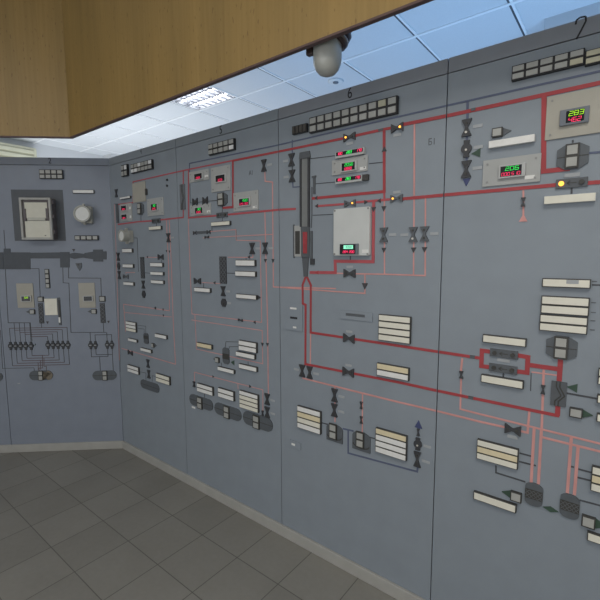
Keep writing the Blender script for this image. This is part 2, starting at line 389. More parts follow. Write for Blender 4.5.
# ------------------------------------------------------------------ kinds of device
ORD = {2: ['upper', 'lower'], 3: ['topmost', 'middle', 'lowest'], 4: ['topmost', 'second', 'third', 'lowest']}
NUM = {2: 'two', 3: 'three', 4: 'four'}
def label_plate(wall, q, label, face='cream', group=None, framed=True, dep=0.016, extra=None):
    u, v, w, h = q
    t = thing('label_plate', label, 'label plate', wall, u, v, group)
    MB().slab(0, 0, w, h, dep-.001).build('housing', 'house' if framed else 'box', t, 0.001)
    b = min(0.0034, h*0.10) if framed else 0.0008
    MB().slab(0, 0, w-2*b, h-2*b, 0.004, dep-.003).build('face', face, t, 0.0008)
    if extra: MB().slab(extra[0]*w, extra[1]*h, extra[2]*w, extra[3]*h, 0.0008, dep+.001).build('paper_patch', 'tag', t)
    return t
def stack(wall, q, n, desc, faces, group=None, shift=None):
    u, v, w, h = q; hh = h/n
    words = {'cream': 'cream', 'white': 'white', 'yellow': 'yellowed'}
    for i in range(n):
        s = (shift or {}).get(i, 0.0)
        label_plate(wall, (u+s, v+h/2-hh*(i+.5), w, hh*0.97), '%s of %s stacked label plates %s' % (ORD[n][i], NUM[n], desc), faces[i], group)
def annunciator(wall, q, cols, rows, label, face='window', odd=None, dep=0.02, framem='frame2'):
    u, v, w, h = q
    t = thing('annunciator', label, 'annunciator panel', wall, u, v)
    MB().slab(0, 0, w, h, dep-.003).build('housing', framem, t, 0.001)
    cw, ch = w/cols, h/rows; b = min(cw, ch)*0.15
    for r in range(rows):
        for c in range(cols):
            m = (odd or {}).get((r, c), face)
            MB().slab(-w/2+cw*(c+.5), h/2-ch*(r+.5), cw-2*b, ch-2*b, 0.005, dep-.004).build('lamp_window', m, t, 0.0008)
    return t
def hourglass(w, h, orient='v', waist=0.30):
    a, b = w/2, h/2; k = a*waist; c = b*0.16
    pts = [(-a, b), (a, b), (a*.86, b-c), (k, c*1.2), (k, -c*1.2), (a*.86, -b+c), (a, -b), (-a, -b), (-a*.86, -b+c), (-k, -c*1.2), (-k, c*1.2), (-a*.86, b-c)]
    if orient == 'h': pts = [(z, x) for x, z in pts]
    return pts
def split_hour(mb, pts, t):
    """the hourglass as two convex halves (so its faces stay clean)"""
    return mb
def hour_mesh(w, h, orient, t, waist=0.3):
    mb = MB()
    a, b = w/2, h/2; k = a*waist
    for s in (1, -1):
        tri = [(-a, s*b), (a, s*b), (a*.9, s*b*.80), (k, s*b*.12), (k, 0), (-k, 0), (-k, s*b*.12), (-a*.9, s*b*.80)]
        if orient == 'h': tri = [(z, x) for x, z in tri]
        mb.prism(tri, t, 0, 1.0)
    return mb
def valve(wall, q, label, orient='v', tagside=None, lamp=None, m='symbol', group=None, cat='valve symbol', knobs=True):
    """an hourglass-shaped valve symbol standing off the panel; w across the pipe, h along it"""
    u, v, w, h = q
    t = thing('valve_symbol', label, cat, wall, u, v, group)
    if orient == 'v': a, b = w, h
    else: a, b = h, w
    hour_mesh(a, b, orient, 0.009).build('body', m, t)
    if knobs:
        for s in (1, -1):
            x, z = (0, s*b*.27) if orient == 'v' else (s*b*.27, 0)
            MB().disc(x, z, a*.125, 0.003, 0.009, n=10).build('indicator_lamp', ('amber' if lamp in ('l', 'r', 'u', 'd') and lamp == {(0, 1): 'u', (0, -1): 'd', (1, 0): 'r', (-1, 0): 'l'}[(0, s) if orient == 'v' else (s, 0)] else 'lampwhite' if lamp == 'w'+('u' if s > 0 else 'd') else 'house'), t)
    if tagside:
        tw, th = 0.036, 0.012
        x, z = {'r': (w/2+tw*.62, 0), 'l': (-w/2-tw*.62, 0), 'u': (0, h/2+th*.9), 'd': (0, -h/2-th*.9)}[tagside]
        MB().slab(x, z, tw, th, 0.002).build('name_tag', 'tag', t)
    return t
def pump(wall, q, label, tagside=None, lamp=False, group=None):
    u, v, w, h = q
    t = thing('pump_symbol', label, 'pump symbol', wall, u, v, group)
    mb = MB(); mb.disc(0, 0, w/2, 0.009, n=20)
    mb.prism([(-w*.28, h/2), (w*.28, h/2), (w*.18, 0), (-w*.18, 0)], 0.0085); mb.prism([(-w*.28, -h/2), (w*.28, -h/2), (w*.18, 0), (-w*.18, 0)], 0.0085)
    mb.build('body', 'symbol', t)
    MB().disc(0, -w*.12, w*.11, 0.003, 0.009, n=10).build('indicator_lamp', 'lampwhite' if lamp else 'house', t)
    if tagside:
        MB().slab((w/2+.024)*(1 if tagside == 'r' else -1), 0.0, 0.034, 0.012, 0.002).build('name_tag', 'tag', t)
    return t
def octo(w, h, c=0.3, cz=0.2):
    a, b = w/2, h/2
    return [(-a, b*(1-cz*2)), (-a*(1-c*2), b), (a*(1-c*2), b), (a, b*(1-cz*2)), (a, -b*(1-cz*2)), (a*(1-c*2), -b), (-a*(1-c*2), -b), (-a, -b*(1-cz*2))]
def tank(wall, q, win, label, shape='octagon', m='plategrey', group=None, m2=None):
    """a flat grey vessel symbol with two small lamp windows one over the other; win = (u, v, w, h) of the pair"""
    u, v, w, h = q
    t = thing('tank_symbol', label, 'tank symbol', wall, u, v, group)
    if shape == 'octagon': pts = octo(w, h)
    elif shape == 'capsule':
        r = h/2; n = 8; rr = min(r, w/2)
        pts = [(-w/2+rr+rr*math.cos(math.pi/2+math.pi*i/n), r*math.sin(math.pi/2+math.pi*i/n)) for i in range(n+1)]
        pts += [(w/2-rr+rr*math.cos(-math.pi/2+math.pi*i/n), r*math.sin(-math.pi/2+math.pi*i/n)) for i in range(n+1)]
    else:
        pts = [(-w/2, -h/2), (w/2, -h/2), (w/2, h*.25)]+[(w/2*math.cos(math.pi*i/8), h*.25+h*.25*math.sin(math.pi*i/8)) for i in range(1, 8)]+[(-w/2, h*.25)]
    MB().prism(pts, 0.006).build('shell', m, t)
    if m2:
        MB().prism([(x, z) for x, z in pts if x > 0]+[(0, -h/2), (0, h/2)], 0.0012, 0.006).build('tan_half', m2, t)
    if shape in ('octagon', 'capsule'):
        MB().slab(0, 0, w*.985, max(0.003, h*.03), 0.001, 0.006).build('level_line', 'house', t)
    else:
        mb = MB(); pr = None
        for i in range(9):
            a = math.pi*i/8; x = -w/2*.92*math.cos(a); z = -h*.16-h*.20*math.sin(a)
            if pr: mb.bar(pr, (x, z), 0.005, 0.001, 0.006)
            pr = (x, z)
        mb.build('level_line', 'house', t)
    if win:
        du, dv, ww, wh = win[0]-u, win[1]-v, win[2], win[3]
        MB().slab(du, dv, ww*1.1, wh*1.08, 0.008, 0.006).build('window_housing', 'house', t)
        for s in (1, -1): MB().slab(du, dv+s*wh*.265, ww*.84, wh*.40, 0.003, 0.0125).build('lamp_window', 'window', t, 0.0006)
    return t
def lattice(mb, cx, cz, w, h, nx, y, b=0.0022, ny=None):
    ny = ny or max(1, round(h/(w/nx)))
    for i in range(nx):
        for j in range(ny):
            x0, x1 = cx-w/2+w*i/nx, cx-w/2+w*(i+1)/nx; z0, z1 = cz-h/2+h*j/ny, cz-h/2+h*(j+1)/ny
            mb.bar((x0, z0), (x1, z1), b, 0.0008, y); mb.bar((x0, z1), (x1, z0), b, 0.0008, y)
    return mb
def lattice_column(wall, q, label, group=None):
    u, v, w, h = q
    t = thing('filter_column', label, 'filter column symbol', wall, u, v, group)
    MB().slab(0, 0, w, h, 0.005).build('column', 'lattdark', t)
    lattice(MB(), 0, 0, w*.9, h*.97, 1 if w < .05 else 2, 0.005, min(.004, w*.09)).build('lattice_pattern', 'lattline', t)
    return t
def heater(wall, q, label):                       # arched vessel with a lattice band across its middle
    u, v, w, h = q
    t = thing('heater_symbol', label, 'heater symbol', wall, u, v)
    n = 10; a = w/2; b = h/2; r = h*.20
    pts = [(a*math.cos(math.pi*i/n), b-r+r*math.sin(math.pi*i/n)) for i in range(n+1)]+[(-a*math.cos(math.pi*i/n), -b+r-r*math.sin(math.pi*i/n)) for i in range(n+1)]
    MB().prism(pts, 0.006).build('shell', 'plategrey', t)
    MB().slab(0, 0, w, h*.40, 0.0012, 0.006).build('tube_band', 'house', t)
    lattice(MB(), 0, 0, w*.94, h*.34, 4, 0.0072, 0.0022, 2).build('lattice_pattern', 'lattline', t)
    return t
def exchanger(wall, q, label, m='symgrey', zz='house'):
    u, v, w, h = q
    t = thing('heat_exchanger_symbol', label, 'heat exchanger symbol', wall, u, v)
    MB().slab(0, 0, w, h, 0.006).build('plate', m, t)
    mb = MB()
    for dx in ((-w*.06, w*.16) if w > .03 else (0,)):
        P = [(-w*.10+dx, h/2), (-w*.10+dx, h*.28), (w*.24+dx, -h*.05), (-w*.14+dx, -h*.30), (-w*.14+dx, -h/2)]
        for p, q2 in zip(P[:-1], P[1:]): mb.bar(p, q2, max(.004, w*.085), 0.0015, 0.006)
    mb.build('coil_line', zz, t); return t
def arrow_window(wall, q, d, label, m='arrowg', group=None, face='window'):
    """a small lamp window with an arrow head beside it"""
    u, v, w, h = q
    t = thing('arrow_lamp', label, 'arrow lamp', wall, u, v, group)
    MB().slab(0, 0, w, h, 0.013).build('housing', 'house', t, 0.001)
    MB().slab(0, 0, w*.80, h*.76, 0.004, 0.011).build('lamp_window', face, t, 0.0006)
    s = 1 if d == 'r' else -1; L = h*.85
    MB().prism([(s*w/2, h*.42), (s*w/2, -h*.42), (s*(w/2+L), 0)], 0.004).build('arrow_head', m, t); return t
def window_lamp(wall, q, label, group=None):
    u, v, w, h = q
    t = thing('indicator_window', label, 'indicator window', wall, u, v, group)
    MB().slab(0, 0, w, h, 0.013).build('housing', 'house', t, 0.001)
    MB().slab(0, 0, w*.78, h*.74, 0.004, 0.011).build('lamp_window', 'window', t, 0.0006); return t
def flow_switch(wall, q, label, lit=None, tagside=None, m='symgrey'):
    u, v, w, h = q
    t = thing('flow_regulator', label, 'flow regulator symbol', wall, u, v)
    MB().slab(0, 0, w, h, 0.007).build('plate', m, t, 0.001)
    r = h*.26
    MB().disc(-w*.32, 0, r, 0.004, 0.007, n=14).build('indicator_lamp', 'amber' if lit == 'l' else 'house', t)
    MB().disc(w*.32, 0, r, 0.006, 0.007, n=14).build('knob', 'house', t)
    mb = MB(); mb.bar((-w*.14, 0), (w*.16, 0), h*.09, .001, .007); mb.bar((-w*.14, 0), (-w*.04, h*.24), h*.09, .001, .007); mb.bar((-w*.14, 0), (-w*.04, -h*.24), h*.09, .001, .007)
    mb.build('arrow_mark', 'house', t)
    if tagside: MB().slab(0, (h/2+.011)*(1 if tagside == 'u' else -1), .045, .013, 0.002).build('name_tag', 'tag', t)
    return t
def meter_on(t, cx, cz, w, h, y, greens, reds, bez='bezel', gm='green', side=0.0):
    """a panel meter with two rows of lit digits, as a part of thing t"""
    o = MB().slab(cx, cz, w, h, 0.010, y).build('meter', bez, t, 0.001)
    f = y+0.010
    sx = cx+(side+(.03 if bez == 'bezel' else 0))*w
    MB().slab(sx, cz, w*(.62 if bez == 'bezel' else .80), h*(.74 if bez == 'bezel' else .76), 0.001, f).build('screen', 'screen', o)
    if greens: seven(MB(), greens, sx+w*.04, cz+h*.18, w*.54 if len(greens) > 2 else w*.38, h*.27, f+.001, .17).build('upper_digits', gm, o)
    if reds:
        mb = MB()
        if ' ' in reds:
            a, b = reds.split(' '); seven(mb, a, sx-w*.19, cz-h*.22, w*.34, h*.22, f+.001, .19); seven(mb, b, sx+w*.19, cz-h*.22, w*.34, h*.22, f+.001, .19)
        else: seven(mb, reds, sx, cz-h*.22, w*.46, h*.26, f+.001, .19)
        mb.build('lower_digits', 'redled', o)
    return o
def display(wall, q, mq, greens, reds, label, pm='plate', bez='bezel', gm='green', sticker=None, screws=True, pt=0.006, side=0.0):
    u, v, w, h = q
    t = thing('digital_display', label, 'digital display', wall, u, v)
    MB().slab(0, 0, w, h, pt).build('mounting_plate', pm, t, 0.001)
    meter_on(t, mq[0]-u, mq[1]-v, mq[2], mq[3], pt, greens, reds, bez, gm, side)
    if screws:
        for sx in (-1, 1):
            for sz in (-1, 1): MB().disc(sx*(w/2-.016), sz*(h/2-.016), .004, .002, pt, n=8).build('screw', 'screw', t)
    if sticker: MB().slab(sticker[0]*w/2, sticker[1]*h/2, .032, .013, .0008, pt).build('sticker', 'sticker', t)
    return t
R0 = math.radians
# ================================================================== left panel (numbered 2)
mark('2', 'panel_number', '2', (-0.4563, 2.409), 0.045)
annunciator('A', (-0.446, 2.304, 0.1799, 0.0717), 4, 2, 'small eight-window annunciator grid at the top of panel 2', 'window')
q = (-0.5702, 1.982, 0.3965, 0.4055)
rectpart('2', q, 'rectgrey', 'dark_backing_field', 0.003)
q = (-0.5489, 1.949, 0.2363, 0.3255)
q0 = (-0.4232, 1.954)
t = thing('chart_recorder', 'chart recorder with cream paper window on the dark square of panel 2', 'chart recorder', 'A', q[0], q[1])
MB().slab(0.0, 0, q[2]*.98, q[3]*.98, 0.070, 0.003).build('case', 'recside', t, 0.003)
MB().frame(0, 0, q[2], q[3], .017, 0.020, 0.068).build('door_frame', 'recframe', t, 0.002)
MB().slab(.004, -q[3]*.25, q[2]-.05, q[3]*.40, 0.006, 0.073).build('lower_paper', 'paper', t, 0.001)
MB().slab(0.0, q[3]*.20, q[2]-.066, q[3]*.38, 0.004, 0.073).build('upper_paper', 'paper', t, 0.001)
MB().slab(0.0, -q[3]*.005, q[2]-.10, q[3]*.07, 0.008, 0.073).build('scale_strip', 'paper2', t, 0.001)
for sx, sz, hh in ((-1, .09, .30), (1, .12, .26)):
    MB().slab(sx*(q[2]/2-.033), q[3]*sz, .020, q[3]*hh, 0.011, 0.072).build('paper_guide', 'recside', t, 0.001)
MB().slab(.06, -q[3]*.40, .012, .006, .001, .079).build('paper_mark', 'recside', t)
mb = MB()
for zz in (.13, .02, -.10): mb.slab(q[2]/2+.006, zz, .012, .03, .02, .055)
mb.build('hinge', 'recside', t, 0.001)
label_plate('A', (-0.2068, 2.171, 0.1636, 0.0279), 'single white label plate above the round gauge of panel 2', 'white')
def gauge(q, cas, label):
    u, v, w, h = q
    t = thing('dial_gauge', label, 'dial gauge', cas, u+(.025 if cas == 'B' else .018), v)
    MB().slab(0.012, -.004, w*.95, h*.92, 0.035).build('back_box', 'dialcase', t, 0.003)
    MB().disc(0, 0, h*.44, 0.04, 0.035, n=32).build('case', 'dialcase', t, 0.002)
    MB().ring(0, 0, h*.37, h*.46, 0.012, 0.074, 32).build('rim', 'dialcase', t, 0.002)
    MB().disc(0, 0, h*.38, 0.004, 0.075, n=32).build('dial_face', 'dial', t)
    for a, b in ((0, h*.50), (0, -h*.50)): MB().slab(a, b, .018, .02, .02, .03).build('lug', 'dialcase', t, 0.002)
    return t
gauge((-0.2167, 1.989, 0.0895, 0.1443), 'A', 'round white dial gauge on square case, right side of panel 2')
annunciator('A', (-0.2035, 1.803, 0.1846, 0.0379), 4, 1, 'row of four small square lamp windows under the gauge of panel 2', 'window')
# the grey turbine silhouette and its arrows
t = thing('turbine_symbol', 'dark grey stepped machine silhouette across the middle of panel 2', 'turbine symbol', 'A', *(-0.6238, 1.641))
def rel(t0, P): return [(x-t0[0], z-t0[1]) for x, z in P]
t0 = (-0.6238, 1.641)
def quadpart(P, nm, m, par, t_=.004): return MB().prism(rel(t0, P), t_).build(nm, m, par)
quadpart([(-0.8622, 1.688), (-0.6563, 1.687), (-0.6646, 1.551), (-0.8729, 1.552)], 'large_block', 'turb', t)
quadpart([(-0.859, 1.718), (-0.8074, 1.718), (-0.8098, 1.687), (-0.8615, 1.687)], 'upper_block', 'turb', t)
quadpart([(-0.6573, 1.684), (-0.351, 1.687), (-0.3542, 1.637), (-0.6606, 1.638)], 'shaft_housing', 'turb', t)
quadpart([(-0.4233, 1.689), (-0.3494, 1.689), (-0.3556, 1.563), (-0.4298, 1.564)], 'centre_block', 'turb', t, .0045)
quadpart([(-0.352, 1.673), (-0.311, 1.684), (-0.2679, 1.678), (-0.2287, 1.672), (-0.2304, 1.643), (-0.2702, 1.64), (-0.3141, 1.633), (-0.3537, 1.645)], 'coupling', 'turb', t)
quadpart([(-0.2322, 1.68), (-0.1545, 1.693), (-0.0566, 1.693), (-0.0593, 1.627), (-0.1582, 1.628), (-0.2346, 1.64)], 'generator_block', 'turb', t)
quadpart([(-0.1616, 1.708), (-0.0837, 1.708), (-0.0874, 1.61), (-0.1655, 1.611)], 'generator_rim', 'turb', t, .0045)
quadpart([(-0.953, 1.688), (-0.8668, 1.688), (-0.8759, 1.552), (-0.964, 1.553)], 'left_block', 'turb', t)
arrow('2', (-0.3155, 1.702), .012, 'd', 'arrowk')
t0s = (-0.2834, 1.579)
t = thing('pointer_symbol', 'small shield-shaped dark pointer below the machine silhouette of panel 2', 'pointer symbol', 'A', *t0s)
MB().prism(rel(t0s, [(-0.3076, 1.597), (-0.2583, 1.601), (-0.2588, 1.566), (-0.2782, 1.534), (-0.2947, 1.563)]), .006).build('shield', 'symgrey', t)
MB().disc(0, .006, .008, .003, .006, n=12).build('centre_mark', 'symbol', t)
line('A', 'black', .005, (-0.8474, 1.866), (-0.849, 1.718))
line('A', 'black', .005, (-0.8605, 1.552), (-0.8729, 1.112), (-0.6988, 1.109), (-0.6963, 0.9557))
line('A', 'black', .005, (-0.6658, 1.556), (-0.5986, 1.555), (-0.6054, 1.322))
line('A', 'black', .005, (-0.4109, 1.564), (-0.4159, 1.438), (-0.3709, 1.434), (-0.3798, 1.023), (-0.0968, 1.018))
line('A', 'black', .005, (-0.3649, 1.567), (-0.3706, 1.477), (-0.1141, 1.473), (-0.1179, 1.317))
line('A', 'black', .004, (-0.938, 1.053), (-0.9478, 0.7286), (-0.6967, 0.7277), (-0.6956, 0.6985))
annunciator('A', (-0.5359, 1.473, 0.0341, 0.1565), 1, 4, 'column of four small lamp windows between the blocks of panel 2', 'window', None, .01)
display('A', (-0.7191, 1.335, 0.1298, 0.2001), (-0.7107, 1.311, 0.0822, 0.0502), '58', None, 'cream plate with a small meter lit yellow, left half of panel 2', 'plate', 'bezellt', 'lime', screws=False)
display('A', (-0.2304, 1.332, 0.1298, 0.2063), (-0.2208, 1.306, 0.0802, 0.0474), None, None, 'cream plate with an unlit small meter, right half of panel 2', 'plate', 'bezellt', screws=False)
window_lamp('A', (-0.599, 1.304, 0.0427, 0.0417), 'small lamp window on top of the left lattice column of panel 2')
window_lamp('A', (-0.1087, 1.302, 0.0473, 0.0456), 'small lamp window on top of the right lattice column of panel 2')
lattice_column('A', (-0.6065, 1.187, 0.0367, 0.1682), 'grey lattice column left of the cream square of panel 2')
lattice_column('A', (-0.1139, 1.182, 0.0395, 0.1658), 'grey lattice column near the right edge of panel 2')
t0 = (-0.5206, 1.196)
t = thing('position_indicator', 'cream square beside a tall dark slot gauge on panel 2', 'position indicator', 'A', *t0)
q = (-0.4597, 1.201, 0.0217, 0.2302); MB().slab(q[0]-t0[0], q[1]-t0[1], q[2], q[3], .005).build('back_plate', 'symgrey', t)
q = (-0.5218, 1.24, 0.0996, 0.1362); MB().slab(q[0]-t0[0], q[1]-t0[1], q[2], q[3], .008, .001).build('cream_cover', 'cream', t, .001)
q = (-0.4574, 1.225, 0.0083, 0.142); MB().slab(q[0]-t0[0], q[1]-t0[1], q[2], q[3], .004, .005).build('dark_slot', 'house', t)
q = (-0.462, 1.13, 0.0115, 0.0447); MB().slab(q[0]-t0[0], q[1]-t0[1], q[2], q[3], .004, .005).build('white_slot', 'white', t)
arrow_window('A', (-0.6724, 1.201, 0.0397, 0.0387), 'l', 'small left-pointing arrow lamp beside the left lattice column of panel 2', 'symgrey')
arrow_window('A', (-0.1816, 1.197, 0.0403, 0.0399), 'l', 'small left-pointing arrow lamp beside the right lattice column of panel 2', 'symgrey')
arrow('2', (-0.5615, 1.108), .010, 'd', 'arrowk'); arrow('2', (-0.071, 1.106), .010, 'd', 'arrowk')
# the two pump banks
LX = [10.9, 15.9, 21.0, 26.0, 31.4]
pl = [(-0.8665, 0.9186), (-0.827, 0.9178), (-0.7866, 0.917), (-0.7469, 0.9162), (-0.704, 0.9153)]
pr = [(-0.4089, 0.9179), (-0.4492, 0.9187), (-0.4893, 0.9195), (-0.5294, 0.9203), (-0.5694, 0.9211)]
top = [(-0.6249, 1.066), (-0.6261, 1.049), (-0.6274, 1.03), (-0.6287, 1.012), (-0.6301, 0.9917)]
bot = [(-0.6471, 0.7488), (-0.6456, 0.7693), (-0.6442, 0.7898), (-0.6428, 0.8102), (-0.6412, 0.8324)]
names = ['first', 'second', 'third', 'fourth', 'fifth']
def bank_pump(uv, label, tip=None):
    t = thing('pump_symbol', label, 'pump symbol', 'A', uv[0], uv[1], 'pumps in the banks of panel 2')
    mb = MB(); mb.disc(0, 0, .021, .009, n=16, sx=.9); mb.prism([(-.008, .034), (.008, .034), (.010, 0), (-.010, 0)], .008); mb.prism([(-.008, -.034), (.008, -.034), (.010, 0), (-.010, 0)], .008)
    mb.build('body', 'symbol', t)
    MB().slab(0, 0, .018, .006, .0015, .009).build('white_bar', 'tag', t)
    if tip: MB().prism([(.022, .004), (.036, .018), (.032, .002)], .004).build('green_tip', 'arrowg', t)
for i in range(5):
    bank_pump(pl[i], '%s black pump symbol from the left in the large pump bank of panel 2' % names[i], i == 4)
    bank_pump(pr[4-i], '%s black pump symbol in the right half of the large pump bank of panel 2' % names[i])
    m = 'brown' if i else 'black'
    line('A', 'black', .004, (pl[i][0], pl[i][1]), (pl[i][0], top[i][1])); line('A', 'black', .004, (pr[i][0], pr[i][1]), (pr[i][0], top[i][1]))
    line('A', 'brown', .0045, (pl[i][0], top[i][1]), (pr[i][0], top[i][1]))
    line('A', 'black', .004, (pl[i][0], pl[i][1]), (pl[i][0], bot[i][1])); line('A', 'black', .004, (pr[i][0], pr[i][1]), (pr[i][0], bot[i][1]))
    line('A', 'brown', .0045, (pl[i][0], bot[i][1]), (pr[i][0], bot[i][1]))
    if i: line('A', 'black', .004, (pl[i][0], top[i][1]), (pl[i][0], (-0.7801, 1.11)[1]))
line('A', 'brown', .0045, (-0.6221, 0.8303), (-0.6295, 0.7243), (-0.6567, 0.725), (-0.6585, 0.6993))
line('A', 'brown', .0045, (-0.6107, 0.8095), (-0.6157, 0.7377), (-0.5964, 0.7373), (-0.5991, 0.6978))
line('A', 'brown', .0045, (-0.6411, 0.788), (-0.6465, 0.711)); line('A', 'brown', .0045, (-0.6602, 0.7679), (-0.6644, 0.708))
line('A', 'black', .004, (-0.6126, 1.106), (-0.6105, 1.067)); line('A', 'black', .005, (-0.1151, 1.101), (-0.1147, 1.018))
sp = [(-0.2263, 0.9125), (-0.1873, 0.9117), (-0.091, 0.9132), (-0.0534, 0.9125)]
for i, uv in enumerate(sp): bank_pump(uv, '%s black pump symbol from the left in the four-pump bank of panel 2' % names[i])
a, b = (-0.1456, 1.018)[1], (-0.1467, 0.9981)[1]; c, e = (-0.157, 0.8114)[1], (-0.1561, 0.8286)[1]
line('A', 'black', .005, (sp[0][0], a), (sp[0][0], c), (sp[2][0], c), (sp[2][0], a))
line('A', 'black', .005, (sp[1][0], e), (sp[1][0], b), (sp[3][0], b), (-0.0546, 0.6843))
line('A', 'black', .005, (sp[1][0], e), (sp[3][0], e)); line('A', 'black', .005, (-0.1603, 0.8115), (-0.1606, 0.6869))
tank('A', (-0.6423, 0.6617, 0.1893, 0.0807), (-0.643, 0.6622, 0.0326, 0.0758), 'capsule tank at the foot of panel 2, left half grey and right half tan', 'capsule', m2='tan')
tank('A', (-0.127, 0.6485, 0.198, 0.0817), (-0.1232, 0.6489, 0.0354, 0.0767), 'all-grey capsule tank at the foot of panel 2 near the wall corner', 'capsule')
tank('A', (-1.023, 0.6586, 0.1474, 0.0791), None, 'end of a grey capsule tank cut by the left photo edge', 'capsule')
MB().slab((-0.8264, 0.5969)[0]-PN['2'][4], (-0.8264, 0.5969)[1], .022, .007, .001).build('sticker', 'tag', PN['2'][0])

# ================================================================== panel right of the corner (4)
mark('4', 'panel_number', '4', (-2.85, 2.416), 0.04, 'plategrey')
annunciator('B', (-3.068, 2.306, 0.0869, 0.0868), 2, 2, 'smallest annunciator, two by two windows, near the top corner of the corner panel', 'window', {(0, 1): 'windowlt'})
annunciator('B', (-2.831, 2.304, 0.2797, 0.0671), 6, 2, 'annunciator of six by two windows, several bright, on the corner panel', 'window', {(0, 2): 'windowlt', (0, 5): 'windowlt', (1, 0): 'windowlt', (1, 1): 'windowlt'})
valve('B', (-3.224, 2.151, 0.0374, 0.0617), 'tiny dark upright valve symbol beside the wall corner at the top of the corner panel', 'v', knobs=False)
label_plate('B', (-3.08, 2.103, 0.1486, 0.0163), 'white label plate above the two stacked red meters of the corner panel', 'white')
q = (-2.894, 2.128, 0.1727, 0.1436)
t = thing('blank_plate', 'plain beige blank plate with a black side knob on the corner panel', 'blank plate', 'B', q[0], q[1])
MB().slab(0, 0, q[2], q[3], .006).build('plate', 'plate', t, .001)
MB().slab(q[2]/2+.014, -q[3]*.05, .016, .045, .014).build('side_knob', 'house', t, .002)
q = (-3.092, 1.993, 0.1714, 0.1339)
t = thing('digital_display', 'beige plate with two small red-lit meters stacked, on the corner panel', 'digital display', 'B', q[0], q[1])
MB().slab(0, 0, q[2], q[3], .006).build('mounting_plate', 'plategr', t, .001)
for z in (.25, -.25): meter_on(t, -.012, q[3]*z, q[2]*.54, q[3]*.33, .006, None, '204', 'bezellt')
for z in (.22, -.28): MB().slab(q[2]*.38, q[3]*z, .022, .02, .0008, .006).build('sticker', 'sticker', t)
rectpart('4', (-3.226, 1.993, 0.0344, 0.1487), 'symgrey', 'dark_bar', .005)
tank('B', (-2.886, 2.005, 0.0904, 0.0879), (-2.892, 2.007, 0.0412, 0.0733), 'small dark octagonal tank with two lamp windows, upper part of the corner panel', 'octagon')
display('B', (-2.689, 2.006, 0.2022, 0.1237), (-2.689, 2.004, 0.0887, 0.0561), '30', '25', 'beige plate with a green and red meter on the corner panel', 'plategr', 'bezellt')
flow_switch('B', (-2.687, 1.907, 0.1063, 0.0326), 'small dark flow regulator on the red line of the corner panel')
label_plate('B', (-2.691, 1.855, 0.1528, 0.0265), 'cream label plate under the flow regulator of the corner panel', 'cream')
dot('4', (-2.534, 2.178), .008); dot('4', (-2.537, 2.139), .008)
t = gauge((-3.061, 1.808, 0.0368, 0.0989), 'B', 'round white dial gauge on square case beside the wall corner, corner panel')
label_plate('B', (-3.087, 1.697, 0.1457, 0.0326), 'first of three single white label plates under the gauge of the corner panel', 'white')
label_plate('B', (-3.087, 1.577, 0.1535, 0.0289), 'second of three single white label plates under the gauge of the corner panel', 'white')
label_plate('B', (-3.091, 1.436, 0.1482, 0.0262), 'third of three single white label plates under the gauge of the corner panel', 'white')
label_plate('B', (-2.692, 1.591, 0.1565, 0.0297), 'first of three spaced white label plates right of the lattice column, corner panel', 'white')
label_plate('B', (-2.692, 1.527, 0.1593, 0.0238), 'second of three spaced white label plates right of the lattice column, corner panel', 'white')
label_plate('B', (-2.691, 1.465, 0.1582, 0.0253), 'third of three spaced white label plates right of the lattice column, corner panel', 'white')
lattice_column('B', (-2.896, 1.566, 0.0513, 0.1631), 'thin grey lattice column in the middle of the corner panel')
valve('B', (-3.245, 1.649, 0.0411, 0.0647), 'upper of two dark upright valve symbols left of the plates under the gauge, corner panel')
pump('B', (-3.245, 1.574, 0.0411, 0.0569), 'dark round pump symbol between two valves beside the wall corner, corner panel')
valve('B', (-3.244, 1.501, 0.0412, 0.0655), 'lower of two dark upright valve symbols left of the plates under the gauge, corner panel')
valve('B', (-3.142, 1.491, 0.0762, 0.0338), 'brownish sideways valve symbol above the third plate under the gauge, corner panel', 'h', m='symgrey')
valve('B', (-2.648, 1.646, 0.0651, 0.0389), 'dark sideways valve symbol above the spaced plates of the corner panel', 'h')
valve('B', (-2.893, 1.437, 0.0416, 0.0616), 'dark upright valve symbol directly under the lattice column of the corner panel')
pump('B', (-2.892, 1.363, 0.0445, 0.0542), 'dark round pump symbol below the lattice column of the corner panel')
valve('B', (-2.544, 1.782, 0.0431, 0.0626), 'dark upright valve symbol on the pink line at the right edge of the corner panel', tagside='r')
line('B', 'black', .004, (-2.579, 1.812), (-2.546, 1.811))
stack('B', (-3.087, 1.091, 0.1459, 0.0801), 3, 'left of the small dark vessel on the corner panel', ['white', 'white', 'cream'], 'plates stacked on the corner panel')
label_plate('B', (-3.072, 0.9819, 0.1289, 0.0234), 'white label plate just below the three-plate stack of the corner panel', 'white')
label_plate('B', (-2.675, 1.062, 0.1484, 0.0296), 'white label plate right of the small dark vessel of the corner panel', 'white')
label_plate('B', (-2.884, 0.9267, 0.1479, 0.0259), 'white label plate below the small dark vessel of the corner panel', 'white')
q = (-2.889, 1.018, 0.0643, 0.0829)
t = thing('vessel_symbol', 'small dark vessel symbol in the lower half of the corner panel', 'vessel symbol', 'B', q[0], q[1])
MB().prism(octo(q[2], q[3], .22, .12), .006).build('shell', 'symgrey', t); MB().slab(0, .01, q[2]*.98, q[3]*.3, .001, .006).build('dark_band', 'house', t)
arrow_window('B', (-2.793, 0.9782, 0.0302, 0.0328), 'r', 'tiny right-pointing arrow lamp beside the small vessel of the corner panel', 'symgrey')
valve('B', (-3.132, 0.8704, 0.0675, 0.0388), 'dark sideways valve symbol on the lowest pink line of the corner panel', 'h')
valve('B', (-2.878, 0.8214, 0.0391, 0.0647), 'upper of two dark upright valve symbols over the capsule tank of the corner panel')
valve('B', (-2.873, 0.7376, 0.0391, 0.0651), 'lower of two dark upright valve symbols over the capsule tank of the corner panel')
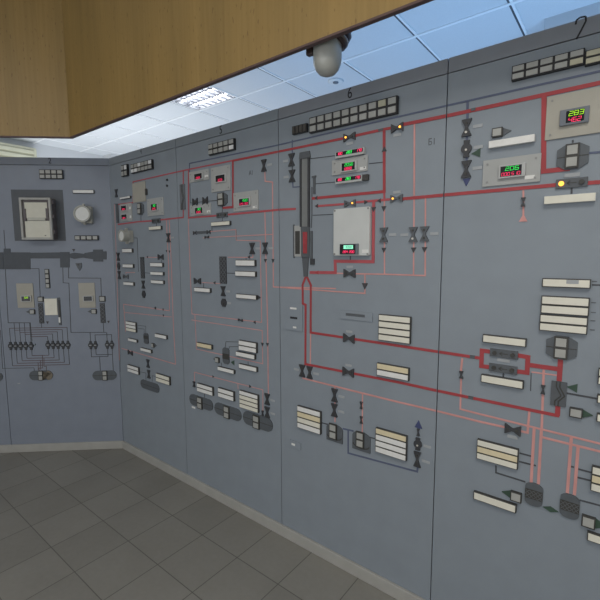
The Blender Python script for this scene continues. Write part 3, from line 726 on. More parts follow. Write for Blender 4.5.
stack('B', (-3.087, 0.7388, 0.1651, 0.0606), 2, 'left above the capsule tank of the corner panel', ['white', 'white'], 'plates stacked on the corner panel')
stack('B', (-2.672, 0.7369, 0.1741, 0.0653), 2, 'right of the capsule tank of the corner panel', ['cream', 'cream'], 'plates stacked on the corner panel')
tank('B', (-2.868, 0.6427, 0.2566, 0.0688), None, 'dark capsule tank without windows at the foot of the corner panel', 'capsule')
# lines of the corner panel
line('B', 'redthin', .008, (-2.988, 2.06), (-2.975, 2.213), (-2.352, 2.218), (-2.302, 2.218), (-1.874, 2.216))
line('B', 'redthin', .009, (-3.208, 2.063), (-2.988, 2.06))
line('B', 'redthin', .010, (-3.23, 1.907), (-2.929, 1.913), (-2.74, 1.91)); line('B', 'redthin', .010, (-2.634, 1.911), (-2.369, 1.913), (-2.366, 1.965))
line('B', 'redthin', .010, (-2.357, 2.129), (-2.352, 2.216))
line('B', 'black', .004, (-2.888, 1.961), (-2.892, 1.917)); line('B', 'black', .004, (-2.688, 1.892), (-2.689, 1.87))
line('B', 'black', .004, (-2.765, 2.057), (-2.765, 2.055))
line('B', 'pink', .005, (-2.565, 1.913), (-2.559, 1.612), (-2.568, 1.261), (-3.206, 1.263), (-3.194, 1.036))
line('B', 'pink', .005, (-2.53, 1.911), (-2.526, 1.556), (-2.529, 1.212), (-2.521, 0.8738), (-3.273, 0.8864))
line('B', 'pink', .004, (-3.2, 1.196), (-2.546, 1.218))
line('B', 'pink', .004, (-3.267, 2.071), (-3.283, 1.606), (-3.324, 0.6914)); line('B', 'black', .004, (-3.27, 2.071), (-3.214, 2.067))
line('B', 'black', .003, (-3.251, 1.606), (-3.316, 0.6755))
line('B', 'black', .004, (-2.995, 1.793), (-2.954, 1.792), (-2.958, 1.532)); line('B', 'pink', .004, (-2.851, 1.645), (-2.68, 1.644)); line('B', 'pink', .004, (-3.01, 1.527), (-3.144, 1.524), (-3.145, 1.511))
line('B', 'black', .004, (-2.869, 1.528), (-2.801, 1.526)); line('B', 'black', .004, (-2.644, 1.625), (-2.645, 1.604))
line('B', 'black', .003, (-3.006, 1.11), (-2.891, 1.114), (-2.896, 1.06)); line('B', 'black', .003, (-3.008, 1.086), (-2.916, 1.089), (-2.918, 1.058))
line('B', 'black', .003, (-3.006, 0.7318), (-2.919, 0.7374), (-2.924, 0.6798)); line('B', 'black', .003, (-2.784, 0.7348), (-2.83, 0.7326), (-2.834, 0.6841))
arrow('4', (-2.752, 1.267), .012, 'l', 'symbol'); arrow('4', (-2.647, 1.263), .008, 'd'); arrow('4', (-2.647, 1.219), .008, 'd'); arrow('4', (-2.827, 1.647), .008, 'l')
for p in (((-3.273, 1.676)), ((-2.577, 1.688)), ((-2.541, 1.685))): arrow('4', p, .008, 'd')

# ================================================================== panel 5
mark('5', 'panel_number', '5', (-1.972, 2.408), 0.05)
mark('5', 'stencilled_letters', 'А1', (-1.723, 2.126), 0.026, 'plategrey')
annunciator('B', (-1.957, 2.304, 0.2304, 0.0649), 5, 2, 'annunciator of five by two windows at the top of panel 5', 'window', {(1, 4): 'windowlt'})
display('B', (-2.187, 2.164, 0.1977, 0.0669), (-2.181, 2.159, 0.0906, 0.0433), None, '88', 'wide grey plate with a red-lit meter, upper left display of panel 5', 'plategr', 'bezellt', sticker=(.78, -.3))
display('B', (-1.98, 2.122, 0.1731, 0.1483), (-1.971, 2.123, 0.1004, 0.0484), None, '8', 'tall grey cover plate with a small window left of the vertical red line, panel 5', 'plategr', 'bezellt')
tank('B', (-1.97, 1.998, 0.0934, 0.0778), (-1.977, 1.999, 0.046, 0.072), 'dark octagonal tank with two lamp windows on panel 5', 'octagon')
display('B', (-1.767, 1.971, 0.2036, 0.1095), (-1.769, 1.966, 0.0996, 0.049), '158', '25 30', 'beige square plate with green over red digits at the right of panel 5', 'plategr', 'bezellt', sticker=(.74, -.72))
display('B', (-2.182, 1.95, 0.2067, 0.0695), (-2.185, 1.945, 0.0915, 0.0467), '30', '88', 'low grey plate with a red-lit meter, lower display at the left of panel 5', 'plategr', 'bezellt', sticker=(.8, -.45))
for x, y, d in (((-2.234, 2.003)[0], (-2.234, 2.003)[1], 'left'), ((-2.131, 2.003)[0], (-2.131, 2.003)[1], 'right')):
    valve('B', (x, y, .05, .05), '%s of two dark sideways valve symbols left of the octagonal tank of panel 5' % d, 'h')
exchanger('B', (-2.366, 2.047, 0.0528, 0.1661), 'tall narrow grey heat exchanger symbol at the seam between panel 5 and the corner panel', 'exch')
flow_switch('B', (-1.975, 1.905, 0.1013, 0.0302), 'dark flow regulator on the lower red line of panel 5')
label_plate('B', (-1.981, 1.852, 0.1721, 0.0258), 'large cream label plate under the flow regulator of panel 5', 'cream')
valve('B', (-1.618, 2.153, 0.0365, 0.0647), 'dark upright valve symbol hanging under the thick red line of panel 5', 'v', 'r')
line('B', 'blue', .007, (-2.287, 2.199), (-2.284, 2.255), (-1.519, 2.247), (-0.8126, 2.254), (-0.6139, 2.255), (-0.1096, 2.255), (-0.008, 2.256))
line('B', 'black', .004, (-2.286, 2.124), (-2.288, 2.002), (-2.019, 1.997))
line('B', 'red', .011, (-1.874, 2.215), (-1.432, 2.212), (-1.092, 2.211)); line('B', 'red', .012, (-1.042, 2.212), (-0.888, 2.214), (-0.8493, 2.213))
line('B', 'red', .013, (-1.871, 2.213), (-1.878, 1.946), (-1.969, 1.947))
line('B', 'redthin', .010, (-2.296, 2.216), (-2.311, 1.907), (-2.026, 1.904)); line('B', 'redthin', .011, (-1.925, 1.904), (-1.506, 1.905), (-1.394, 1.901))
line('B', 'pink', .006, (-1.614, 2.12), (-1.613, 2.068), (-1.558, 2.057), (-1.559, 1.775), (-1.56, 1.479), (-1.138, 1.49))
line('B', 'pink', .006, (-1.618, 1.903), (-1.616, 1.743), (-1.608, 1.227), (-1.609, 0.8437))
line('B', 'black', .004, (-1.975, 1.889), (-1.976, 1.869)); line('B', 'black', .004, (-1.974, 1.959), (-1.976, 1.919))
line('B', 'pink', .004, (-2.147, 1.808), (-1.857, 1.811), (-1.856, 1.748), (-1.657, 1.739), (-1.655, 1.267), (-2.31, 1.26), (-2.316, 1.853), (-2.313, 1.906))
line('B', 'pink', .004, (-2.169, 1.77), (-2.099, 1.772), (-1.562, 1.773)); line('B', 'black', .004, (-2.077, 1.843), (-2.078, 1.808))
line('B', 'black', .004, (-1.856, 1.81), (-1.856, 1.749))
line('B', 'pink', .004, (-2.317, 1.218), (-1.652, 1.219), (-1.651, 1.02), (-2.272, 1.021), (-2.278, 1.256))
line('B', 'pink', .004, (-1.934, 1.646), (-1.718, 1.645), (-1.718, 1.665)); line('B', 'pink', .004, (-2.193, 1.48), (-2.009, 1.48))
line('B', 'black', .005, (-1.946, 1.548), (-1.869, 1.548)); line('B', 'black', .004, (-1.776, 1.647), (-1.775, 1.627)); line('B', 'black', .004, (-2.177, 1.477), (-2.176, 1.444))
line('B', 'pink', .004, (-2.306, 0.7824), (-2.303, 0.8529), (-1.653, 0.8603), (-1.655, 0.7288)); line('B', 'pink', .004, (-1.868, 0.8551), (-1.867, 0.8216))
line('B', 'black', .003, (-1.855, 1.124), (-1.971, 1.111), (-1.978, 1.075)); line('B', 'black', .003, (-1.856, 1.095), (-1.94, 1.083), (-1.944, 1.067))
line('B', 'black', .004, (-2.201, 0.7185), (-2.2, 0.6906)); line('B', 'black', .003, (-2.02, 0.9667), (-2.017, 0.938)); line('B', 'black', .003, (-1.775, 1.013), (-1.772, 0.9956))
lattice_column('B', (-1.979, 1.566, 0.0635, 0.1688), 'grey lattice column in the middle of panel 5')
t0 = (-2.178, 1.806)
t = thing('flow_meter_symbol', 'thin dark horizontal flow meter symbol under the lower red line of panel 5', 'flow meter symbol', 'B', *t0)
MB().slab(0, 0, .11, .016, .005).build('body', 'symgrey', t)
for s in (-1, 1): hour_mesh(.024, .034, 'h', .006).build('end_valve', 'symbol', t).location.x = s*.07
valve('B', (-2.125, 1.774, 0.0397, 0.0165), 'tiny dark sideways valve symbol just under the flow meter of panel 5', 'h', knobs=False)
valve('B', (-1.72, 1.697, 0.0409, 0.066), 'left of two dark upright valve symbols below the green display of panel 5', 'v', 'r')
valve('B', (-1.617, 1.697, 0.0387, 0.0643), 'right of two dark upright valve symbols below the green display of panel 5', 'v', 'r')
label_plate('B', (-1.771, 1.612, 0.1627, 0.0371), 'white label plate under the left upright valve, first of the right column, panel 5', 'white')
label_plate('B', (-1.772, 1.548, 0.1707, 0.0319), 'white label plate joined to the lattice column by a wire, panel 5', 'white')
label_plate('B', (-1.768, 1.412, 0.1714, 0.027), 'white label plate with an arrow at its right end, panel 5', 'white')
arrow('5', (-1.669, 1.413), .012, 'r', 'symbol')
label_plate('B', (-2.177, 1.432, 0.1627, 0.029), 'white label plate under the small sideways valve at the left of panel 5', 'white')
valve('B', (-2.235, 1.488, 0.0695, 0.0401), 'dark sideways valve symbol left of the lattice column of panel 5', 'h')
valve('B', (-1.982, 1.434, 0.0413, 0.0633), 'dark upright valve symbol directly under the lattice column of panel 5', 'v', 'r')
pump('B', (-1.978, 1.361, 0.047, 0.051), 'dark round pump symbol below the lattice column of panel 5', 'r')
valve('B', (-1.83, 1.264, 0.0369, 0.0161), 'tiny sideways valve symbol on the pink line low in panel 5', 'h', knobs=False)
arrow('5', (-1.714, 1.263), .01, 'l'); arrow('5', (-2.068, 1.483), .01, 'l'); arrow('5', (-1.751, 1.647), .01, 'l')
for p in ((-1.618, 1.625), (-1.56, 1.625), (-1.652, 1.135), (-1.611, 1.139)): arrow('5', p, .011, 'd', 'symbol')
arrow('5', (-2.102, 0.8572), .008, 'r'); arrow('5', (-1.757, 0.8592), .010, 'r', 'symbol')
label_plate('B', (-2.173, 1.059, 0.1541, 0.0307), 'yellowed label plate alone at the left, below the pink loop of panel 5', 'yellow')
stack('B', (-1.764, 1.11, 0.1511, 0.064), 2, 'right of the small vessel of panel 5', ['white', 'white'], 'plates stacked on panel 5')
label_plate('B', (-1.785, 1.053, 0.1633, 0.0301), 'white label plate tucked under the two-plate stack by the vessel, panel 5', 'white')
label_plate('B', (-1.765, 0.9788, 0.1537, 0.0296), 'white label plate alone below the vessel at the right of panel 5', 'white')
label_plate('B', (-1.965, 0.9293, 0.1541, 0.0264), 'white label plate alone below the vessel at the left, panel 5', 'white')
q = (-1.97, 1.02, 0.0625, 0.105)
t = thing('vessel_symbol', 'small dark upright vessel symbol with a black band on panel 5', 'vessel symbol', 'B', q[0], q[1])
MB().prism(octo(q[2], q[3], .22, .12), .006).build('shell', 'plategrey', t); MB().slab(0, -.004, q[2]*.98, q[3]*.34, .001, .006).build('dark_band', 'house', t)
arrow_window('B', (-2.051, 0.9803, 0.0357, 0.0347), 'l', 'tiny left-pointing arrow lamp beside the small vessel of panel 5', 'symgrey')
arrow('5', (-1.913, 0.9853), .016, 'l', 'arrowg')
stack('B', (-2.181, 0.7586, 0.1646, 0.0602), 2, 'above the left capsule tank of panel 5', ['white', 'white'], 'plates stacked on panel 5')
stack('B', (-1.97, 0.7687, 0.1496, 0.064), 2, 'above the middle capsule tank of panel 5', ['white', 'white'], 'plates stacked on panel 5')
stack('B', (-1.763, 0.7684, 0.16, 0.1117), 4, 'above the right capsule tank of panel 5', ['white', 'cream', 'cream', 'cream'], 'plates stacked on panel 5')
for q, wq, d in (((-2.239, 0.6528, 0.2527, 0.0777), (-2.244, 0.6482, 0.0476, 0.0764), 'left'), ((-1.968, 0.6509, 0.2563, 0.0799), (-1.971, 0.6479, 0.047, 0.0746), 'middle'), ((-1.7, 0.6547, 0.2492, 0.0851), (-1.705, 0.6498, 0.049, 0.0764), 'right')):
    tank('B', q, wq, '%s of three grey capsule tanks at the foot of panel 5' % d, 'capsule', group='capsule tanks at the foot of panel 5')
valve('B', (-1.616, 0.8116, 0.0402, 0.0675), 'upper of two dark upright valve symbols right of the four-plate stack, panel 5', 'v', 'r')
valve('B', (-1.617, 0.7317, 0.0403, 0.0656), 'lower of two dark upright valve symbols right of the four-plate stack, panel 5', 'v', 'r')
rectpart('5', (-2.327, 0.5946, 0.0382, 0.0133), 'sticker', 'sticker', .001)
valve('B', (-2.307, 0.7679, 0.0244, 0.0391), 'tiny dark upright valve symbol left of the leftmost stack, low in panel 5', 'v', knobs=False)
valve('B', (-1.655, 0.7162, 0.0148, 0.0313), 'tiny dark upright valve symbol at the end of the pink line, low in panel 5', 'v', knobs=False)

# ================================================================== panel 6
mark('6', 'panel_number', '6', (-1.067, 2.408), 0.05)
mark('6', 'stencilled_letters', 'Б1', (-0.6673, 2.123), 0.027, 'symgrey')
annunciator('B', (-1.357, 2.298, 0.0948, 0.041), 4, 1, 'small unlit dark annunciator left of the long grid on panel 6', 'windowdk')
annunciator('B', (-1.056, 2.302, 0.4734, 0.0744), 10, 2, 'longest annunciator, ten by two pale windows, at the top of panel 6', 'window', {(0, 8): 'windowyl'})
valve('B', (-1.065, 2.211, 0.0637, 0.0365), 'dark sideways valve with amber left lamp lit on the top red line of panel 6', 'h', 'd', 'l')
valve('B', (-0.823, 2.208, 0.0562, 0.0379), 'dark sideways valve with amber right lamp lit on the top red line of panel 6', 'h', 'd', 'r')
valve('B', (-1.059, 1.903, 0.0613, 0.033), 'dark sideways valve with amber right lamp lit above the white cover of panel 6', 'h', None, 'r', 'symgrey')
valve('B', (-0.8188, 1.906, 0.0573, 0.0331), 'dark sideways valve with amber left lamp lit right of the white cover of panel 6', 'h', 'u', 'l', 'symgrey')
line('B', 'red', .014, (-0.7951, 2.217), (-0.6125, 2.215), (-0.1073, 2.218), (-0.0054, 2.218))
line('B', 'red', .013, (-0.887, 2.213), (-0.8806, 1.942), (-1.288, 1.946)); line('B', 'redthin', .009, (-0.8806, 1.942), (-0.8797, 1.9)); line('B', 'pink', .006, (-0.8797, 1.9), (-0.872, 1.568))
line('B', 'redthin', .010, (-1.263, 1.905), (-1.089, 1.903)); line('B', 'redthin', .010, (-1.028, 1.906), (-0.8474, 1.905)); line('B', 'red', .013, (-0.79, 1.902), (-0.6016, 1.902), (-0.214, 1.901)); line('B', 'red', .013, (-0.1207, 1.898), (0.016, 1.896))
line('B', 'redthin', .015, (-0.9334, 1.903), (-0.9317, 1.626), (-1.144, 1.627), (-1.141, 1.57), (-1.302, 1.567))
line('B', 'pink', .006, (-1.141, 1.567), (-1.092, 1.567)); line('B', 'pink', .006, (-1.024, 1.567), (-0.872, 1.569), (-0.6796, 1.568), (-0.6878, 1.897))
line('B', 'pink', .006, (-0.9743, 1.567), (-0.9729, 1.475), (-1.138, 1.475), (-1.511, 1.479)); line('B', 'pink', .007, (-0.7454, 2.215), (-0.7387, 1.91)); line('B', 'pink', .006, (-0.7385, 1.901), (-0.7321, 1.571))
line('B', 'red', .012, (-1.327, 1.548), (-1.35, 1.499), (-1.349, 1.399), (-1.33, 1.394), (-1.333, 1.07), (-0.7841, 1.073), (-0.6074, 1.07), (-0.4343, 1.069), (-0.164, 1.068), (-0.1641, 1.104))
line('B', 'red', .012, (-1.324, 1.548), (-1.295, 1.501), (-1.297, 1.248), (-0.7882, 1.244), (-0.4392, 1.241))
line('B', 'pink', .007, (-1.297, 1.245), (-1.3, 1.076)); line('B', 'blue', .006, (-1.416, 2.257), (-1.416, 2.186)); line('B', 'black', .006, (-1.417, 2.125), (-1.417, 2.104)); line('B', 'blue', .006, (-1.416, 2.053), (-1.413, 2.015), (-1.359, 2.013))
line('B', 'pink', .008, (-1.354, 0.9881), (-0.9822, 0.9814), (-0.7818, 0.9787), (-0.6044, 0.9789), (-0.4305, 0.9762), (-0.3257, 0.9776)); line('B', 'pink', .006, (-1.141, 0.9801), (-1.139, 0.7928)); line('B', 'pink', .006, (-0.9788, 0.9801), (-0.9771, 0.7825))
line('B', 'black', .004, (-1.298, 2.145), (-1.149, 2.138)); line('B', 'black', .004, (-1.263, 2.017), (-1.148, 2.013)); line('B', 'black', .004, (-0.9611, 2.075), (-0.8901, 2.072)); line('B', 'black', .004, (-1.284, 1.861), (-1.159, 1.858))
line('B', 'black', .005, (-1.056, 1.653), (-1.056, 1.63))
line('B', 'blue', .008, (-1.091, 0.7698), (-1.028, 0.774)); line('B', 'blue', .008, (-1.059, 0.7707), (-1.058, 0.6481), (-0.6903, 0.6721), (-0.6872, 0.7))
line('B', 'black', .006, (-1.223, 0.7668), (-1.184, 0.768)); line('B', 'black', .006, (-0.9355, 0.7672), (-0.9038, 0.768)); line('B', 'blue', .007, (-0.6894, 0.8422), (-0.6898, 0.8892))
for p in ((-0.881, 1.865), (-0.8772, 1.678), (-0.735, 1.677), (-0.6856, 1.678), (-0.9327, 1.865)): arrow('6', p, .012, 'd', 'arrowk')
arrow('6', (-0.8843, 2.129), .012, 'u', 'symbol'); arrow('6', (-0.9734, 1.508), .016, 'd', 'arrowk'); arrow('6', (-0.972, 1.903), .010, 'r', 'arrowk'); arrow('6', (-0.9069, 1.903), .010, 'l', 'arrowk'); arrow('6', (-1.263, 1.946), .010, 'l', 'arrowk'); arrow('6', (-1.259, 1.906), .010, 'l', 'arrowk'); arrow('6', (-1.256, 1.568), .010, 'l', 'red')
valve('B', (-1.419, 2.156, 0.0409, 0.0643), 'upper of two dark upright valves left of the tall column of panel 6', 'v', 'l')
valve('B', (-1.416, 2.073, 0.041, 0.0617), 'lower of two dark upright valves left of the tall column of panel 6', 'v', 'l')
# the tall steam column symbol
t0 = (-1.331, 1.865)
t = thing('tall_column_symbol', 'tall grey column symbol with dark rails and a red core on panel 6', 'column symbol', 'B', *t0)
def cpart(nm, m, t_, y, *P): return MB().prism(rel(t0, P), t_, y).build(nm, m, t)
cpart('cap', 'symgrey', .010, 0, (-1.365, 2.151), (-1.361, 2.183), (-1.3, 2.183), (-1.294, 2.15))
cpart('centre_strip', 'colcentre', .004, 0, (-1.355, 2.152), (-1.303, 2.151), (-1.304, 1.797), (-1.355, 1.8))
cpart('left_rail', 'symbol', .008, 0, (-1.363, 2.153), (-1.351, 2.153), (-1.352, 1.805), (-1.363, 1.805))
cpart('right_rail', 'symbol', .008, 0, (-1.311, 2.151), (-1.299, 2.152), (-1.3, 1.802), (-1.312, 1.803))
cpart('lower_housing', 'symgrey', .006, 0, (-1.358, 1.807), (-1.301, 1.804), (-1.304, 1.642), (-1.352, 1.642))
cpart('red_level_core', 'levelred', .003, .006, (-1.342, 1.778), (-1.314, 1.777), (-1.316, 1.666), (-1.34, 1.667))
cpart('foot', 'symgrey', .006, 0, (-1.35, 1.645), (-1.308, 1.645), (-1.315, 1.545), (-1.34, 1.544))
t0 = (-1.384, 1.732)
t = thing('level_gauge', 'pale framed dark level gauge slot at the left of the red core, panel 6', 'level gauge', 'B', *t0)
q = (-1.38, 1.731, 0.044, 0.1623); MB().slab(q[0]-t0[0], q[1]-t0[1], q[2], q[3], .006).build('case', 'plategr', t, .001)
q = (-1.379, 1.724, 0.0306, 0.1209); MB().slab(q[0]-t0[0], q[1]-t0[1], q[2], q[3], .002, .006).build('slot', 'house', t)
q = (-1.408, 1.731, 0.0084, 0.1776); MB().slab(q[0]-t0[0], q[1]-t0[1], q[2], q[3], .004).build('side_rail', 'symgrey', t)
t0 = (-1.291, 1.704)
t = thing('actuator_symbol', 'slim dark actuator bar at the right of the red core, panel 6', 'actuator symbol', 'B', *t0)
cpart('bar', 'symgrey', .006, 0, (-1.296, 1.782), (-1.283, 1.781), (-1.283, 1.622), (-1.296, 1.622)); cpart('foot', 'symbol', .008, 0, (-1.295, 1.639), (-1.27, 1.639), (-1.27, 1.608), (-1.295, 1.608))
t0 = (-1.273, 2.012)
t = thing('standpipe_symbol', 'thin grey upright bar right of the top of the tall column, panel 6', 'standpipe symbol', 'B', *t0)
cpart('bar', 'symgrey', .005, 0, (-1.279, 2.052), (-1.265, 2.053), (-1.265, 1.966), (-1.279, 1.968)); cpart('head', 'symgrey', .007, 0, (-1.285, 2.056), (-1.26, 2.057), (-1.26, 2.048), (-1.285, 2.048))
line('B', 'black', .005, (-1.288, 2.004), (-1.288, 1.868), (-1.292, 1.797))
# display group
def bar_display(q, label, block):
    u, v, w, h = q
    t = thing('digital_display', label, 'digital display', 'B', u, v)
    MB().slab(0, 0, w, h, .018).build('case', 'bezellt', t, .001)
    MB().slab(-.0, .004, w*.94, h*.58, .001, .018).build('screen', 'screen', t)
    seven(MB(), '283', 0, .004, w*.19, h*.40, .0192, .26).build('green_digits', 'green', t)
    seven(seven(MB(), '180', -w*.34, .004, w*.20, h*.36, .0192, .34), '170', w*.34, .004, w*.20, h*.36, .0192, .34).build('red_digits', 'redled', t)
    if block: MB().slab(w/2+.016, 0, .028, h*.95, .016).build('terminal_block', 'house', t, .001)
bar_display((-1.057, 2.134, 0.1554, 0.0291), 'long narrow meter with red green red digits above the square display, panel 6', False)
bar_display((-1.061, 2.013, 0.1459, 0.0286), 'long narrow meter with a dark end block below the square display, panel 6', True)
display('B', (-1.064, 2.08, 0.1968, 0.0721), (-1.063, 2.074, 0.0891, 0.0461), '2056', '8888', 'beige plate with bright green over red digits between two narrow meters, panel 6', 'plategr', 'bezellt', sticker=(.76, -.62))
q = (-1.043, 1.767, 0.1997, 0.225)
t = thing('cover_plate', 'large white cover plate with a green and red meter on panel 6', 'cover plate', 'B', q[0], q[1])
MB().prism(octo(q[2], q[3], .025, .02), .020).build('white_plate', 'box', t, .002)
mq = (-1.048, 1.685, 0.0997, 0.0505)
o = MB().slab(mq[0]-q[0], mq[1]-q[1], mq[2], mq[3], .012, .020).build('meter', 'bezel', t, .001)
MB().slab(mq[0]-q[0]-.004, mq[1]-q[1], mq[2]*.86, mq[3]*.9, .001, .032).build('screen', 'screen', o)
MB().slab(mq[0]-q[0], mq[1]-q[1]+mq[3]*.20, mq[2]*.52, mq[3]*.34, .001, .0332).build('green_window', 'mint', o)
seven(MB(), '1888', mq[0]-q[0], mq[1]-q[1]+mq[3]*.20, mq[2]*.42, mq[3]*.2, .0344, .2).build('upper_digits', 'arrowg', o)
seven(seven(MB(), '204', mq[0]-q[0]-mq[2]*.17, mq[1]-q[1]-mq[3]*.24, mq[2]*.28, mq[3]*.2, .033, .34), '200', mq[0]-q[0]+mq[2]*.19, mq[1]-q[1]-mq[3]*.24, mq[2]*.28, mq[3]*.2, .033, .34).build('lower_digits', 'redled', o)
MB().slab(q[2]*.40, -q[3]*.41, .034, .016, .0008, .020).build('sticker', 'sticker', t)
for sx in (-1, 1):
    for sz in (-1, 1): MB().disc(sx*q[2]*.46, sz*q[3]*.465, .005, .002, .020, n=8).build('screw', 'screw', t)
valve('B', (-0.8778, 1.748, 0.0401, 0.066), 'grey upright valve symbol right of the white cover, first of three, panel 6', 'v', 'r', None, 'symgrey')
valve('B', (-0.7371, 1.745, 0.0393, 0.0647), 'grey upright valve symbol with a tag at its left, middle of three, panel 6', 'v', 'l', 'wd', 'symgrey')
valve('B', (-0.6868, 1.746, 0.0388, 0.0636), 'grey upright valve symbol with a tag at its right, nearest panel 7', 'v', 'r', None, 'symgrey')
valve('B', (-1.058, 1.568, 0.0648, 0.0419), 'dark sideways valve symbol below the white cover of panel 6', 'h', 'u')
# small cards at the left of panel 6
t0 = (-1.407, 1.316)
t = thing('notice_card', 'faint grey card with white and black slips left of the red lines, panel 6', 'notice card', 'B', *t0)
q = (-1.407, 1.321, 0.1151, 0.1465); MB().slab(q[0]-t0[0], q[1]-t0[1], q[2], q[3], .006).build('card', 'panel', t)
for nm, m, q in (('white_slip', 'sticker', (-1.411, 1.369, 0.0451, 0.0099)), ('black_slip', 'ink', (-1.409, 1.317, 0.0493, 0.0111)), ('white_slip', 'sticker', (-1.402, 1.265, 0.0225, 0.01))): MB().slab(q[0]-t0[0], q[1]-t0[1], q[2], q[3], .001, .006).build(nm, m, t)
t0 = (-1.015, 1.364)
t = thing('notice_card', 'faint grey card with one dark text bar under the white cover, panel 6', 'notice card', 'B', *t0)
q = (-1.018, 1.363, 0.1794, 0.0423); MB().slab(q[0]-t0[0], q[1]-t0[1], q[2], q[3], .006).build('card', 'panel', t)
q = (-1.022, 1.366, 0.1068, 0.0128); MB().slab(q[0]-t0[0], q[1]-t0[1], q[2], q[3], .001, .006).build('text_bar', 'symgrey', t)
t0 = (-1.395, 0.5944)
t = thing('notice_card', 'small pale card with a bright sticker near the foot of panel 6', 'notice card', 'B', *t0)
q = (-1.405, 0.5914, 0.08, 0.0415); MB().slab(q[0]-t0[0], q[1]-t0[1], q[2], q[3], .006).build('card', 'panel', t)
q = (-1.417, 0.5915, 0.0249, 0.0119); MB().slab(q[0]-t0[0], q[1]-t0[1], q[2], q[3], .001, .006).build('sticker', 'sticker', t)
stack('B', (-0.8132, 1.322, 0.1571, 0.1232), 4, 'over the upper long red line of panel 6', ['cream', 'cream', 'cream', 'cream'], 'plates stacked on panel 6')
stack('B', (-0.817, 1.121, 0.1597, 0.0611), 2, 'over the lower long red line of panel 6', ['yellow', 'white'], 'plates stacked on panel 6')
valve('B', (-1.058, 1.246, 0.0636, 0.0454), 'dark sideways valve symbol on the upper long red line of panel 6', 'h', 'u')
valve('B', (-1.06, 1.074, 0.0643, 0.0462), 'dark sideways valve symbol on the lower long red line of panel 6', 'h', 'u')
valve('B', (-1.353, 1.03, 0.0388, 0.0673), 'left of two dark upright valves below the red corner of panel 6', 'v', 'l')
valve('B', (-1.302, 1.029, 0.0377, 0.0664), 'right of two dark upright valves below the red corner of panel 6', 'v', 'r')
valve('B', (-1.141, 0.9374, 0.0371, 0.0693), 'upper of two dark upright valves above the left arched boiler of panel 6', 'v', 'r')
valve('B', (-1.142, 0.8568, 0.0373, 0.0678), 'lower of two dark upright valves above the left arched boiler of panel 6', 'v', 'r')
valve('B', (-0.983, 0.9201, 0.0147, 0.0357), 'upper of two tiny valves above the right arched boiler of panel 6', 'v', knobs=False)
valve('B', (-0.982, 0.8453, 0.0147, 0.036), 'lower of two tiny valves above the right arched boiler of panel 6', 'v', knobs=False)
stack('B', (-1.302, 0.7679, 0.1583, 0.1273), 4, 'left of the left arched boiler of panel 6', ['white', 'yellow', 'cream', 'white'], 'plates stacked on panel 6')
tank('B', (-1.14, 0.7337, 0.0999, 0.0936), (-1.146, 0.743, 0.0426, 0.0752), 'left arched boiler symbol with two lamp windows low in panel 6', 'arch')
tank('B', (-0.9806, 0.7338, 0.1012, 0.0976), (-0.9846, 0.744, 0.0399, 0.0748), 'right arched boiler symbol with two lamp windows low in panel 6', 'arch')
stack('B', (-0.8183, 0.7711, 0.1585, 0.1221), 4, 'right of the right arched boiler of panel 6', ['yellow', 'white', 'white', 'white'], 'plates stacked on panel 6')
valve('B', (-0.6902, 0.7326, 0.0332, 0.0711), 'dark upright valve at the end of the blue line low in panel 6', 'v', 'r')
pump('B', (-0.6894, 0.8053, 0.0377, 0.0565), 'dark round pump symbol above the valve at the blue line, panel 6', 'r', True)
valve('B', (-0.689, 0.8612, 0.0132, 0.0327), 'tiny dark valve under the blue arrow low in panel 6', 'v', knobs=False)
arrow('6', (-0.6901, 0.8985), .018, 'u', 'arrowb')

for p in ((-0.9028, 2.214, 0.0247, 0.0095), ): rectpart('6', p, 'symgrey', 'line_joint', .004)
# ================================================================== panel 7
for p in ((-0.4703, 1.242, 0.0196, 0.0125), (-0.4697, 1.07, 0.0199, 0.0127), (-0.5064, 2.218, 0.0164, 0.0098)): rectpart('7', p, 'symgrey', 'line_joint', .004)
seven_mark('7', (-0.172, 2.409), 0.066)
annunciator('B', (-0.2629, 2.31, 0.2191, 0.051), 5, 2, 'annunciator of five by two grey windows at the top of panel 7', 'window', {(1, 4): 'windowyl'})
annunciator('B', (-0.069, 2.301, 0.1658, 0.0464), 3, 2, 'larger cream-windowed annunciator cut by the right photo edge, panel 7', 'windowyl')
valve('B', (-0.5281, 2.153, 0.0381, 0.0648), 'upper of two dark upright valves in the blue column of panel 7', 'v', 'r', 'wd')
pump('B', (-0.5257, 2.073, 0.0398, 0.0654), 'dark round pump symbol between two valves in the blue column of panel 7', 'r', True)
valve('B', (-0.5234, 1.994, 0.0384, 0.066), 'lower of two dark upright valves in the blue column of panel 7', 'v', 'r')
line('B', 'blue', .009, (-0.5295, 2.253), (-0.5276, 2.183)); line('B', 'blue', .008, (-0.5267, 2.123), (-0.5262, 2.1)); line('B', 'blue', .008, (-0.5244, 2.042), (-0.5241, 2.025))
arrow('7', (-0.5213, 1.943), .015, 'd', 'arrowb'); arrow('7', (-0.4907, 2.051), .017, 'l', 'arrowg')
arrow_window('B', (-0.4139, 2.114, 0.0371, 0.0342), 'r', 'small arrow lamp pointing right at the top left of panel 7', 'symgrey')
label_plate('B', (-0.3639, 2.072, 0.1544, 0.0265), 'wide white frameless label plate above the 206 display of panel 7', 'white', None, False)
display('B', (-0.3622, 1.968, 0.1961, 0.0993), (-0.3562, 1.966, 0.0895, 0.0487), '206', '000 510', 'beige plate with green digits 206 over red digits on panel 7', 'plategr', 'bezellt', 'green', sticker=(.66, -.62), side=-.03)
q = (-0.1257, 2.132, 0.2617, 0.147)
display('B', q, (-0.1716, 2.123, 0.0835, 0.0521), '283', '462', 'large beige plate with yellow-green digits 283, at the right photo edge', 'plate', 'bezel', 'lime')
line('B', 'red', .016, (-0.2669, 2.216), (-0.2549, 1.953), (-0.1753, 1.953))
